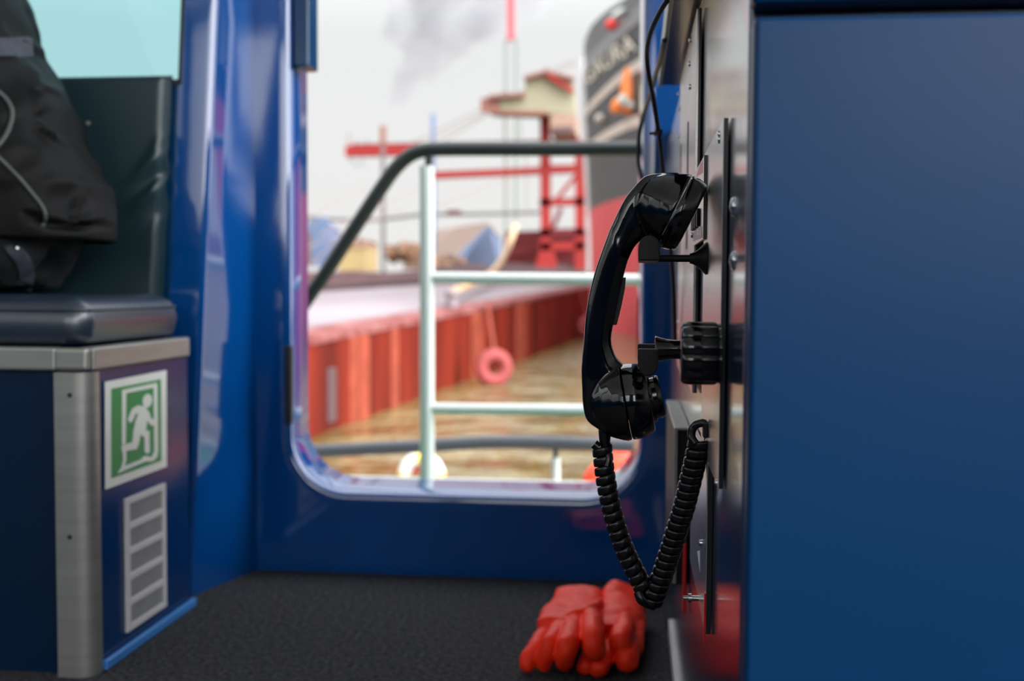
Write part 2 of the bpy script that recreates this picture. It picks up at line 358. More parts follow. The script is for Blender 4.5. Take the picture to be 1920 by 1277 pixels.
# backrest panel with drawn folds
b = BM(); nx, nz = 70, 60
bz0, bz1 = CT - 0.02, wz + 0.002
def bfold(px, py):
    h = 0.0
    for (ax, ay, bx_, by_, w, s) in ((225, 330, 330, 240, 9, 0.008), (225, 385, 330, 305, 11, 0.010), (240, 350, 330, 270, 7, -0.005), (245, 300, 330, 190, 9, 0.004), (255, 410, 325, 330, 9, -0.005), (300, 470, 318, 560, 8, 0.003)):
        dx, dy = bx_ - ax, by_ - ay; L_ = math.hypot(dx, dy); t = ((px - ax) * dx + (py - ay) * dy) / L_ ** 2; q = abs((px - ax) * dy - (py - ay) * dx) / L_
        e = math.exp(-(q / w) ** 2) * (1 / (1 + math.exp(-(t) * 8)) if t < 0.5 else 1 / (1 + math.exp((t - 1) * 14)))
        h += s * e
    return h
G = []
for j in range(nz + 1):
    row = []
    for i in range(nx + 1):
        z = bz0 + (bz1 - bz0) * j / nz; xe = xr(z) - 0.068; x = -2.25 + (xe + 2.25) * (1 - (1 - i / nx) ** 2.2)
        s = (x - xe)
        edge = min(1, min(-s / 0.012 if s < 0 else 0, (bz1 - z) / 0.012))
        edge = max(0, edge); y = BY - 0.006 - 0.030 * math.sqrt(max(0, 1 - (1 - edge) ** 2))
        px = 1188 + (x / 1.77) * F - 0; py = 540 - (z - 0.54) / 1.77 * F
        row.append(b.verts.new((x, y - bfold(px, py), z)))
    G.append(row)
for j in range(nz):
    for i in range(nx): b.faces.new([G[j][i], G[j][i + 1], G[j + 1][i + 1], G[j + 1][i]])
bk = obj('backrest_pad', b, M_vinyl, angle=80, flip=False)
md = bk.modifiers.new('solid', 'SOLIDIFY'); md.thickness = 0.004; md.offset = -1
tag(bk, 'dark teal vinyl backrest pad below the tinted window', 'backrest')
b = BM(); add_lathe(b, [(0, 0.004), (0.002, 0.0035), (0.003, 0.0001)], atY(165, 231, BY - 0.037), (0, -1, 0), 16); obj('stud', b, M_alu, bk)
# exit sign on the bench end
SX = BX + 0.0002
sg = thing('exit_sign', 'green and white running man exit sign on the bench end', 'sign', atX(255, 910, SX))
def sp(zx, zy, off): return atX(180 + zx / 5.106, 680 + zy / 5.108, SX + off)
def spoly(name, polys, off, m, th=0.0004):
    b = BM()
    for i, p in enumerate(polys):
        oo = off + i * 0.00003
        q = [sp(x, y, oo) for x, y in p]
        add_prism(b, q, (-th, 0, 0))
    return obj(name, b, m, sg, smooth=False)
spoly('backing_plate', [[(90, 185), (675, 72), (678, 995), (95, 1215)]], 0.0014, M_signwhite, 0.0014)
spoly('green_field', [[(148, 250), (622, 158), (626, 940), (150, 1108)]], 0.0019, M_signgreen)
dsh = [[(252, 262), (290, 254), (285, 780), (250, 788)], [(252, 262), (585, 192), (584, 234), (252, 300)], [(553, 226), (588, 218), (597, 850), (560, 858)],
       [(560, 850), (597, 845), (588, 900), (556, 938), (515, 948), (490, 930), (535, 905)],
       [(205, 1062), (250, 1000), (430, 930), (462, 895), (520, 900), (530, 942), (470, 948), (235, 1050)],
       [(255, 845), (290, 845), (292, 930), (272, 1010), (208, 1060), (246, 1000), (262, 930)]]
spoly('door_outline', dsh, 0.0024, M_signwhite)
man = [[(493 + 45 * math.cos(a), 365 - 8 * math.cos(a) + 66 * math.sin(a)) for a in (2 * PI * q / 24 for q in range(24))],
       [(400, 408), (470, 420), (510, 480), (490, 560), (480, 640), (430, 690), (360, 660), (380, 560), (405, 490)],
       [(405, 408), (350, 440), (305, 540), (325, 577), (352, 560), (380, 490), (430, 485)],
       [(470, 425), (508, 470), (530, 535), (575, 550), (570, 600), (530, 602), (480, 545)],
       [(360, 640), (430, 680), (410, 780), (390, 828), (250, 852), (243, 800), (350, 760)],
       [(430, 635), (512, 655), (516, 855), (490, 872), (465, 850), (465, 720), (420, 680)]]
spoly('running_man', man, 0.0030, M_signwhite)
# ventilation grille
vg = thing('ventilation_grille', 'white five panel ventilation grille low on the bench end', 'vent', atX(270, 1180, BX))
def vp(px, py, off): return atX(px, py, BX + off)
cor = [(233, 936), (308, 912), (308, 1147), (235, 1188)]
def vq(u, v):  # bilinear on the grille face
    a = Vector(cor[0]).lerp(Vector(cor[1]), u); c = Vector(cor[3]).lerp(Vector(cor[2]), u); return a.lerp(c, v)
Y0, Y1 = vp(233, 936, 0).y, vp(308, 912, 0).y; Zt = vp(233, 936, 0).z; Zb = vp(235, 1188, 0).z
bars = [0.0]; 
def gz(t): return Zt + (Zb - Zt) * t
b = BM()
fw = 0.010
add_box(b, (BX - 0.0015, Y0, Zb), (BX + 0.003, Y0 + fw * 1.2, Zt)); add_box(b, (BX - 0.0015, Y1 - fw * 1.2, Zb), (BX + 0.003, Y1, Zt))
for i in range(6):
    t = i / 5; zc = Zt - 0.005 + (Zb + 0.005 - Zt + 0.005) * t
    add_box(b, (BX - 0.0015, Y0 + fw * 1.2, zc - 0.005), (BX + 0.003, Y1 - fw * 1.2, zc + 0.005))
obj('frame', b, M_grille, vg, bevel=0.001)
M_mesh = mat('grille_mesh', (146, 146, 148), 0.6, var=0.1, vscale=30)
for i in range(5):
    za = Zt - 0.010 + (Zb - Zt + 0.010) * i / 5; zb = Zt - 0.010 + (Zb - Zt + 0.010) * (i + 1) / 5 + 0.010
    b = BM()
    n = 12
    for q in range(n):
        yy = Y0 + fw * 1.2 + (Y1 - Y0 - 2.4 * fw) * (q + 0.5) / n
        add_box(b, (BX - 0.001, yy - 0.0019, zb), (BX + 0.0012, yy + 0.0019, za))
    for q in range(5):
        zz = zb + (za - zb) * (q + 0.5) / 5; add_box(b, (BX - 0.001, Y0 + fw, zz - 0.0018), (BX + 0.0008, Y1 - fw, zz + 0.0018))
    obj('mesh_panel', b, M_mesh, vg, smooth=False)
# ------------------------------------------------------------------ console
cons = thing('console_cabinet', 'dark blue console cabinet filling the right side', 'cabinet', (0.4, 1.2, 0))
CY0, CY1 = 0.653, WY - 0.005
CZ = 0.825
b = BM(); add_box(b, (XC, CY0, 0.03), (0.75, CY1, CZ)); obj('body', b, M_console, cons, bevel=0.003)
b = BM(); add_box(b, (XC + 0.01, CY0 + 0.02, 0), (0.74, CY1, 0.03)); obj('plinth', b, M_edge, cons)
b = BM(); add_box(b, (atY(1257, 0, 1.10).x, CY0 - 0.03, CZ), (0.77, 1.57, CZ + 0.035)); wt = obj('worktop', b, M_console, cons, bevel=0.004)
b = BM(); xl = atY(1257, 0, 1.10).x; add_box(b, (xl - 0.0015, CY0 - 0.03, CZ - 0.002), (xl + 0.0032, 1.572, CZ + 0.03)); obj('edge_strip', b, M_alu, wt, bevel=0.001)
# front door and drawer, the door front facing the camera
DYF = 0.630
dz1 = atY(1411, 31, DYF).z
yaw = 0.006
b = BM(); dx0 = atY(1411, 300, DYF).x
def fr_box(bm, x0, x1, z0, z1):
    q = lambda x, dy: (x, DYF + yaw * (x - dx0) + dy)
    p = [q(x0, 0), q(x1, 0), q(x1, 0.02), q(x0, 0.02)]
    add_loft(bm, [[(x, y, z0) for x, y in p], [(x, y, z1) for x, y in p]])
fr_box(b, dx0, 0.42, 0.06, dz1); obj('door', b, M_door, cons, bevel=0.0035, seg=3)
b = BM(); fr_box(b, dx0 - 0.0015, 0.42, dz1 + 0.0075, CZ - 0.006); obj('drawer', b, M_door, cons, bevel=0.0035, seg=3)
for py, Yb in ((388, 0), (489, 0)):
    p = atX(1376, py, XC); b = BM(); add_lathe(b, [(0, 0.0066), (0.0010, 0.0064), (0.0020, 0.0052), (0.0028, 0.0032), (0.0032, 0.0001)], p - Vector((-0.0002, 0, 0)), (-1, 0, 0), 24); obj('dome_bolt', b, M_steel, cons)
b = BM(); p = atZ(1259, 1214, 0.02); add_box(b, (XC - 0.006, 1.30, 0.0), (XC + 0.009, atX(1260, 1214, XC).y, 0.028)); struct('baseboard_right', b, M_grille, bevel=0.002)
# --- telephone panel
PX = 0.0605
def plate(name, px_near, py_top, py_bot, px_far, parent=None, x=PX, th=0.0032, m=M_plate):
    """thin plate on the console side: near edge at px_near, far edge at px_far"""
    n = atX(px_near, (py_top + py_bot) / 2, x); f = atX(px_far, 540, x)
    zt = atX(px_near, py_top, x).z; zb = atX(px_near, py_bot, x).z
    b = BM(); add_box(b, (x, n.y, zb), (x + th, f.y, zt))
    o = obj(name, b, m, parent, bevel=0.0006)
    return o, n.y, f.y, zt, zb
pan = thing('intercom_unit', 'grey steel panel with handset hooks and black knob on the console', 'panel', atX(1340, 900, PX))
o, pn, pf, pzt, pzb = plate('mounting_plate', 1351.5, 231, 928, 1318, pan)
b = BM(); add_box(b, (PX + 0.0003, pn - 0.0006, pzb), (PX + 0.0034, pn + 0.0006, pzt)); obj('plate_edge', b, M_edge, pan)
for px, py in ((1349, 252), (1349, 262), (1344, 905)):
    b = BM(); p = atX(px, py, PX); add_lathe(b, [(0, 0.0028), (0.0012, 0.0026), (0.002, 0.0001)], p, (-1, 0, 0), 16); obj('screw', b, M_steel, pan)
HY = 0.922
s = HY / F
def hook(up, zpy, x_px0, x_px1, pyA, pyB, flip):
    root = None
    # fork with two prongs either side of the handset's handle
    a = atY(x_px0, pyA, HY); c = atY(x_px1, pyB, HY)
    b = BM()
    w = c.x - a.x; n = 10
    for yy in (-0.0435, 0.0345):
        pts = []
        r_ = w / 2
        if up:   # rounded top
            pts = [(a.x, c.z), (c.x, c.z)] + [(a.x + r_ + r_ * math.cos(t), a.z - r_ + r_ * math.sin(t)) for t in (PI * q / n for q in range(n + 1))]
        else:    # rounded lower right
            pts = [(a.x, a.z), (a.x, c.z + r_ * 1.0)] + [(c.x - r_ * 1.1 + r_ * 1.1 * math.cos(t), c.z + r_ * 1.1 + r_ * 1.1 * math.sin(t)) for t in (-PI * 0.62 + PI * 0.62 * q / n for q in range(n + 1))] + [(c.x, a.z)]
        add_prism(b, [(x, HY + yy, z) for x, z in pts], (0, 0.009, 0))
    if up: add_box(b, (a.x, HY - 0.04, c.z), (c.x, HY + 0.04, c.z + 0.006))
    else: add_box(b, (a.x + 0.013, HY - 0.04, a.z - 0.010), (c.x, HY + 0.04, a.z - 0.004))
    return b
hk = obj('hook', hook(True, 0, 1197, 1235, 446, 491, 0), M_mattblack, pan, bevel=0.0012)
p = atY(1232, 484.5, HY); xs = lambda px, py: atY(px, py, HY).x
b = BM(); add_lathe(b, [(0, 0.003), (xs(1295, 484) - p.x, 0.003)], p, (1, 0, 0), 24); obj('rod', b, M_mattblack, hk)
fx0 = xs(1293, 484) - p.x; fx1 = PX - p.x
b = BM(); L_ = fx1 - fx0
add_lathe(b, [(fx0, 0.0042), (fx0 + L_ * 0.1, 0.0044), (fx0 + L_ * 0.3, 0.0056), (fx0 + L_ * 0.5, 0.0078), (fx0 + L_ * 0.7, 0.0106), (fx0 + L_ * 0.85, 0.0128), (fx0 + L_ * 0.93, 0.0136), (fx1, 0.0132)], p, (1, 0, 0), 48); obj('flange', b, M_mattblack, hk)
hk2 = obj('hook', hook(False, 0, 1196, 1232, 649, 698, 1), M_mattblack, pan, bevel=0.0012)
p = atY(1228, 655, HY); s_ = s
b = BM(); add_lathe(b, [(0, 0.0108), (0.0006, 0.0112), (0.004, 0.0100), (0.010, 0.0086), (0.016, 0.0080), (0.022, 0.0080), (PX - p.x, 0.0080)], p, (1, 0, 0), 48); obj('spool', b, M_bak, hk2)
# rotary knob
KY = 0.775
k0 = atY(1276, 662, KY); kr = 0.0215
b = BM(); KL = PX - k0.x
add_lathe(b, [(0.0, 0.004), (0.0, kr * 0.86), (0.0018, kr * 0.97), (0.005, kr), (KL * 0.84, kr), (KL * 0.9, kr * 0.97), (KL * 0.94, kr * 0.93), (KL, kr * 0.95)], k0, (1, 0, 0), 200, flute=lambda a: 0.93 + 0.10 * abs(math.cos(a * 5)) ** 0.7)
obj('rotary_knob', b, M_bak, pan, angle=50)
# cord socket
q = atX(1327, 806, PX)
b = BM(); add_box(b, (PX - 0.004, q.y - 0.006, q.z - 0.006), (PX, q.y + 0.006, q.z + 0.006)); sk = obj('cord_socket', b, M_mattblack, pan, bevel=0.001)
# --- handset
def H(px, py, dy=0.0): return atY(px, py, HY) + Vector((0, dy, 0))
hs = thing('telephone_handset', 'glossy black telephone handset hanging upright on the hooks', 'telephone', H(1150, 822))
secs = [((1250, 325), (1240, 458), 11), ((1222, 328), (1230, 456), 11.5), ((1206, 334), (1221, 453), 12), ((1188, 353), (1207, 448), 12.5), ((1170, 377), (1191, 461), 13), ((1150, 418), (1180, 482), 13.5), ((1139, 444), (1174, 500), 14),
        ((1115, 513), (1166, 532), 13.5), ((1101, 577), (1154, 590), 13.5), ((1095, 640), (1146, 636), 14), ((1091, 688), (1154, 668), 14), ((1092, 725), (1168, 684), 14), ((1094, 760), (1180, 702), 13), ((1101, 786), (1180, 760), 12), ((1122, 803), (1180, 812), 11), ((1144, 816), (1180, 826), 11)]
def fine(secs, n=6):
    A = smooth_path([Vector((o[0], o[1], 0)) for o, i, w in secs], n); B = smooth_path([Vector((i[0], i[1], 0)) for o, i, w in secs], n)
    W = smooth_path([Vector((w, 0, 0)) for o, i, w in secs], n); return [((a.x, a.y), (c.x, c.y), w.x) for a, c, w in zip(A, B, W)]
b = BM(); rings = []
for o, i, w in fine(secs):
    O = H(*o); I = H(*i); w = w * 0.001; cen = (O + I) / 2; u = (O - I) / 2
    # section: broad chamfered back, narrower grip side
    prof_ = [(1.0, 0.60), (0.97, 0.74), (0.82, 0.93), (0.55, 1.0), (0.1, 1.0), (-0.40, 0.95), (-0.80, 0.66), (-0.97, 0.50), (-1.0, 0.40)]
    ring = [cen + u * a + Vector((0, -w * c, 0)) for a, c in prof_] + [cen + u * a + Vector((0, w * c, 0)) for a, c in prof_[::-1]]
    rings.append(ring)
add_loft(b, rings)
ea = (H(1275, 399) - H(1266, 394.6)).normalized(); ec = H(1266, 395)
add_lathe(b, [(-84 * s, 0.0), (-78 * s, 22 * s), (-66 * s, 40 * s), (-48 * s, 54 * s), (-28 * s, 64 * s), (-10 * s, 70 * s), (-1.6 * s, 72 * s)], ec, ea, 96)
ma = (H(1185, 752.3) - H(1175, 754)).normalized(); mc = H(1175, 754)
add_lathe(b, [(-76 * s, 0.0), (-72 * s, 20 * s), (-60 * s, 40 * s), (-44 * s, 55 * s), (-26 * s, 65 * s), (-10 * s, 70 * s), (-1.6 * s, 71.5 * s)], mc, ma, 96)
hb = obj('handset_body', b, M_bak, hs); fuse(hb, 0.0008, 14, 0.5)
b = BM(); add_lathe(b, [(-0.5 * s, 60 * s), (-0.5 * s, 69.5 * s), (1.0 * s, 70.5 * s), (3 * s, 72 * s), (14 * s, 71.5 * s), (24 * s, 69 * s), (30 * s, 66.5 * s), (33 * s, 63 * s), (34 * s, 57 * s), (31 * s, 50 * s), (29 * s, 10 * s), (29 * s, 0)], ec, ea, 96)
obj('earpiece_cap', b, M_bak, hs, angle=50)
b = BM(); add_lathe(b, [(-0.5 * s, 60 * s), (-0.5 * s, 69 * s), (1.2 * s, 71 * s), (10 * s, 71.5 * s), (24 * s, 69.5 * s), (36 * s, 65.5 * s), (42 * s, 63 * s), (44 * s, 60 * s), (44 * s, 40 * s)], mc, ma, 96)
obj('mouthpiece_ring', b, M_bak, hs, angle=40)
ma2 = (H(1190, 750.8) - H(1175, 754)).normalized()
b = BM(); c2 = H(1217, 747)
add_lathe(b, [(-8 * s, 46 * s), (5 * s, 45.5 * s), (7.5 * s, 44 * s), (7.7 * s, 39.5 * s), (15 * s, 39.5 * s), (15.5 * s, 41 * s), (22 * s, 39.5 * s), (24 * s, 37 * s), (22 * s, 30 * s), (21 * s, 0)], c2, ma2, 96)
obj('mouthpiece_cap', b, M_bak, hs, angle=40)
# push-to-talk bar
b = BM(); bar = [(1163, 521), (1173.5, 520), (1172, 540), (1165, 575), (1156.5, 609), (1147, 609), (1156, 570)]
add_prism(b, [H(x, y, -0.0045) for x, y in bar], (0, 0.009, 0)); obj('talk_switch', b, M_mattblack, hs, bevel=0.0005)
b = BM(); add_tube(b, [H(1134, 800), H(1134, 815), H(1134, 829), H(1136, 845)], [0.0056, 0.0052, 0.0046, 0.0034], 20); obj('strain_relief', b, M_cord, hs)
# --- coiled cord
cord = thing('coiled_cord', 'black spiral cord looping down from the handset to the panel', 'cord', H(1215, 1138))
def coil(name, path, R, ra, rr_, pitch, seg=22, ph=0.0):
    P_ = smooth_path(path, 24); pts, fr = frames(P_)
    D = [0.0]
    for a_, c_ in zip(pts, pts[1:]): D.append(D[-1] + (c_ - a_).length)
    tot = D[-1]; turns = tot / pitch; N = int(turns * seg); b = BM(); rings = []
    j = 0
    for q_ in range(N + 1):
        t = tot * q_ / N
        while j < len(D) - 2 and D[j + 1] < t: j += 1
        f = (t - D[j]) / max(1e-9, D[j + 1] - D[j]); c = pts[j].lerp(pts[j + 1], f); T, u, v = fr[j]
        Rr = R(t / tot) if callable(R) else R
        a = ph + 2 * PI * t / pitch; rad = u * math.cos(a) + v * math.sin(a); p = c + rad * Rr
        # rounded, slightly flattened wire section (axial x radial)
        ring = []
        for k in range(14):
            e = 2 * PI * k / 14; ca, sa = math.cos(e), math.sin(e)
            ring.append(p + T * ra * math.copysign(abs(ca) ** 0.5, ca) + rad * rr_ * math.copysign(abs(sa) ** 0.6, sa))
        rings.append(ring)
    add_loft(b, rings); return obj(name, b, M_cord, cord, angle=60)
lp = [H(1129, 836), H(1131, 860), H(1136, 900), H(1145, 945), H(1157, 990), H(1172, 1032), H(1189, 1068), H(1203, 1095), H(1213, 1112)]
coil('coil', lp, 0.0058, 0.00385, 0.0029, 0.0080)
rp = [atY(1312, 826, 0.893), atY(1304, 862, 0.895), atY(1295, 900, 0.90), atY(1284, 945, 0.905), atY(1270, 990, 0.91), atY(1256, 1035, 0.915), atY(1244, 1072, 0.918), atY(1233, 1102, 0.92), atY(1222, 1128, 0.922)]
coil('coil', rp, 0.0066, 0.00352, 0.0028, 0.0073, ph=1.0)
b = BM(); add_tube(b, smooth_path([H(1136, 842), H(1139, 848, -0.003), H(1141, 860, -0.005), H(1139, 872, -0.006)], 6), 0.0033, 14); obj('lead', b, M_cord, cord)
b = BM(); add_tube(b, smooth_path([H(1122, 838, -0.004), H(1114, 831, -0.004)], 4), 0.0040, 14); obj('coil_end', b, M_cord, cord)
b = BM(); qy = q.y; add_tube(b, smooth_path([Vector((PX - 0.003, qy, atX(1327, 796, PX).z)), atY(1318, 793, 0.888), atY(1306, 796, 0.889), atY(1298, 806, 0.890), atY(1297, 820, 0.886), atY(1304, 832, 0.884)], 8), 0.0034, 14); obj('lead', b, M_cord, cord)
b = BM(); add_tube(b, smooth_path([H(1198, 1108, -0.004), H(1203, 1120, -0.006), H(1214, 1128, -0.004), H(1226, 1135, 0)], 6), 0.0045, 14); obj('coil_end', b, M_cord, cord)
# --- tall steel panel further back (near edge at px 1302)
TX = 0.0585
tp = thing('tall_panel', 'tall narrow grey panel with rivets behind the handset', 'panel', atX(1300, 740, TX))
o, n0, f0, zt, zb = plate('panel_plate', 1302, 37, 745, 1271, tp, x=TX, th=0.0046, m=M_plate)
b = BM(); add_box(b, (TX + 0.0022, n0 - 0.0007, zb), (TX + 0.0046, n0 + 0.0006, zt)); obj('plate_edge', b, M_edge, tp)
for px, py in ((1293, 75), (1291, 120), (1292, 163), (1271, 176), (1272, 204), (1271, 255), (1268, 605), (1267, 625)):
    b = BM(); p = atX(px + 3, py, TX); add_lathe(b, [(0, 0.003), (0.002, 0.0028), (0.003, 0.0001)], p, (-1, 0, 0), 16); obj('rivet', b, M_steel, tp)
b = BM(); a0 = atX(1290, 300, TX - 0.0006); a1 = atX(1278, 470, TX - 0.0006)
b.free()
for yy in (atX(1290, 300, TX).y, atX(1277, 300, TX).y):
    b = BM(); add_box(b, (TX - 0.0012, yy - 0.003, atX(1284, 470, TX).z), (TX, yy + 0.003, atX(1284, 250, TX).z)); obj('slide_rail', b, M_edge, tp)
# --- small switch panel
SXP = 0.0602
sw = thing('switch_panel', 'small panel with red flash, black switches and label behind the earpiece', 'panel', atX(1316, 450, SXP))
sn = 1319
o, n0, f0, zt, zb = plate('panel_plate', sn, 293, 448, 1298, sw, x=SXP - 0.0025, th=0.0024, m=M_plate)
b = BM(); add_box(b, (SXP - 0.0024, n0 - 0.0008, zb), (SXP + 0.0002, n0 + 0.0006, zt)); obj('plate_edge', b, M_edge, sw)
xf = SXP - 0.0027
b = BM(); add_prism(b, [atX(1317, 300, xf), atX(1311, 312, xf), atX(1305, 332, xf), atX(1317, 324, xf)], (0.0002, 0, 0)); obj('red_flash', b, M_red, sw, smooth=False)
for px in (1301.5, 1304.5, 1308, 1312):
    p = atX(px, 418 - (px - 1301) * 0.9, xf); b = BM(); add_box(b, (xf - 0.003, p.y - 0.006, p.z - 0.008), (xf + 0.0002, p.y + 0.006, p.z + 0.008)); obj('toggle_switch', b, M_mattblack, sw, bevel=0.001)
b = BM(); add_prism(b, [atX(1316.5, 424, xf), atX(1299, 436, xf), atX(1299, 453, xf), atX(1316.5, 446, xf)], (0.0002, 0, 0)); lb = obj('label_strip', b, M_gauge, sw, smooth=False)
b = BM()
for (x0, x1) in ((1307, 1309), (1310.5, 1312), (1313, 1314.5)):
    add_prism(b, [atX(x0, 431, xf - 0.0002), atX(x1, 431, xf - 0.0002), atX(x1, 441, xf - 0.0002), atX(x0, 441, xf - 0.0002)], (0.0002, 0, 0))
obj('lettering', b, M_signwhite, lb, smooth=False)
b = BM(); p = atX(1299, 441, xf); add_lathe(b, [(0, 0.003), (0.002, 0.0028), (0.003, 0.0001)], p, (-1, 0, 0), 16); obj('screw', b, M_steel, sw)
# --- lower instrument plate
lo_ = thing('lower_panel', 'narrow steel panel with red stripe low on the console side', 'panel', atX(1322, 1199, 0.0605))
o, n0, f0, zt, zb = plate('panel_plate', 1324, 862, 1199, 1300, lo_, x=0.0600, th=0.004)
b = BM(); add_box(b, (0.0606, n0 - 0.0008, zb), (0.0646, n0 + 0.0006, zt)); obj('plate_edge', b, M_edge, lo_)
b = BM(); add_prism(b, [atX(1312, 1032, 0.0597), atX(1307, 1034, 0.0597), atX(1312, 1072, 0.0597)], (0.0002, 0, 0)); obj('white_triangle', b, M_signwhite, lo_, smooth=False)
b = BM(); add_box(b, (0.0592, n0 - 0.0006, atX(1320, 1195, 0.06).z), (0.0606, n0 + 0.004, atX(1320, 1100, 0.06).z)); obj('red_stripe', b, M_red, lo_)
b = BM(); p = atX(1309, 1122, 0.06); add_lathe(b, [(0, 0.0025), (0.006, 0.0025), (0.006, 0.0042), (0.009, 0.0042), (0.0095, 0.002), (0.013, 0.002), (0.014, 0.0001)], p, (-1, 0, 0), 16); obj('drain_tap', b, M_steel, lo_)
b = BM(); p = atX(1316, 1018, 0.06); add_lathe(b, [(0, 0.003), (0.002, 0.0028), (0.003, 0.0001)], p, (-1, 0, 0), 16); obj('screw', b, M_steel, lo_)
# --- equipment box low at the back
eb_x = atY(1265, 802, 1.23).x; ez1 = atX(1265, 802, eb_x).z; ez0 = atX(1265, 1126, eb_x).z
eb = thing('equipment_box', 'black wall box with pale rim beyond the coiled cord', 'box', (eb_x, 1.4, ez0))
EY1 = atX(1250, 733, eb_x).y
b = BM(); add_box(b, (eb_x + 0.0005, 1.235, ez0), (XC - 0.0003, EY1, ez1 - 0.003)); obj('box_body', b, M_mattblack, eb, bevel=0.002)
b = BM(); add_box(b, (eb_x - 0.0005, 1.230, ez0 + 0.002), (eb_x + 0.004, 1.2352, ez1 - 0.003)); obj('corner_strip', b, M_alu, eb, bevel=0.001)
b = BM(); add_box(b, (eb_x - 0.0005, 1.230, ez1 - 0.003), (XC - 0.0005, EY1 + 0.002, ez1)); obj('lid', b, M_alu, eb, bevel=0.001)
b = BM(); add_box(b, (XC - 0.007, 1.222, ez0 - 0.028), (XC - 0.003, 1.232, ez0 + 0.05)); obj('red_latch', b, M_red, eb, bevel=0.001)
# --- hanging cables
def cable(name, pts, Y, r, label):
    b = BM(); add_tube(b, smooth_path([atY(x, y, Y + dy) for x, y, dy in pts], 8), r, 12); o = obj(name, b, M_lastic); tag(o, label, 'cable'); return o
c1 = cable('cable', [(1251, 1, -0.215), (1240, 18, -0.20), (1224, 50, -0.17), (1215, 80, -0.14), (1213, 110, -0.11), (1218, 150, -0.08), (1225, 185, -0.05), (1232, 230, -0.03), (1238, 270, -0.01), (1244, 330, 0), (1252, 420, 0.02), (1262, 520, 0.05), (1266, 640, 0.1)], 1.30, 0.0027, 'black cable hanging in a loop from the worktop with a clip')
b = BM(); p = atY(1234.5, 249, 1.28); add_lathe(b, [(-0.004, 0.0048), (0.004, 0.0048)], p, (0.2, 0, 1), 16); add_bar(b, p, p + Vector((-0.010, 0, -0.001)), 0.003); obj('cable_clip', b, M_mattblack, c1)
cable('cable', [(1246, 76, -0.33), (1243, 90, -0.31), (1238, 110, -0.27), (1228, 145, -0.18), (1218, 180, -0.09), (1207, 215, 0), (1199, 250, 0.04), (1197, 300, 0.06), (1204, 340, 0.06), (1215, 420, 0.06)], 1.60, 0.0032, 'black cable running straight down against the bulkhead beside the doorway')
# ------------------------------------------------------------------ gloves
def glove(name, label, cuff, palm, fingers, lumps, seed):
    """cuff/palm rings: (px, py, z, half width vec px, half thickness m); fingers: lists of (px,py,z,r)"""
    b = BM()
    rings = []
    path = cuff + palm
    C_ = [(atZ(x, y, z), w, t, tilt) for x, y, z, w, t, tilt in path]
    for idx, (c, w, t, tilt) in enumerate(C_):
        a = C_[max(idx - 1, 0)][0]; e = C_[min(idx + 1, len(C_) - 1)][0]; T = (e - a).normalized()
        side = T.cross(Vector((0, 0, 1))).normalized(); side = (side + Vector((0, 0, tilt))).normalized(); up = side.cross(T).normalized()
        rings.append([c + side * w * math.copysign(abs(math.cos(k_)) ** 0.8, math.cos(k_)) + up * t * math.copysign(abs(math.sin(k_)) ** 0.8, math.sin(k_)) for k_ in (2 * PI * q_ / 28 for q_ in range(28))])
    # hollow cuff
    r0 = rings[0]; c0 = C_[0][0]; ins = [c0 + (p - c0) * 0.86 for p in r0]; T = (C_[1][0] - C_[0][0]).normalized()
    add_loft(b, [[p + T * 0.03 for p in ins], ins] + rings)
    for f in fingers:
        P_ = [atZ(x, y, z) for x, y, z, r in f]; rads = [r for *_, r in f]
        pp = smooth_path(P_, 6); rr_ = [v.x for v in smooth_path([Vector((r, 0, 0)) for r in rads], 6)]
        add_tube(b, pp, rr_, 16)
        for e, r in ((pp[0], rr_[0]), (pp[-1], rr_[-1])): bmesh.ops.create_icosphere(b, subdivisions=3, radius=r * 1.0, matrix=Matrix.Translation(e))
    for x, y, z, r in lumps: bmesh.ops.create_icosphere(b, subdivisions=3, radius=r, matrix=Matrix.Translation(atZ(x, y, z)))
    o = obj(name, b, M_glove); fuse(o, 0.0016, 5, 0.5)
    nrm_ = [v.normal.copy() for v in o.data.vertices]
    for v, vn in zip(o.data.vertices, nrm_):
        n_ = noise.noise(v.co * 26 + Vector((seed, 0, 0))) * 0.0035 + noise.noise(v.co * 70 + Vector((0, seed, 0))) * 0.0012
        v.co += vn * n_
        if v.co.z < 0.001: v.co.z = 0.001
    tag(o, label, 'glove'); return o
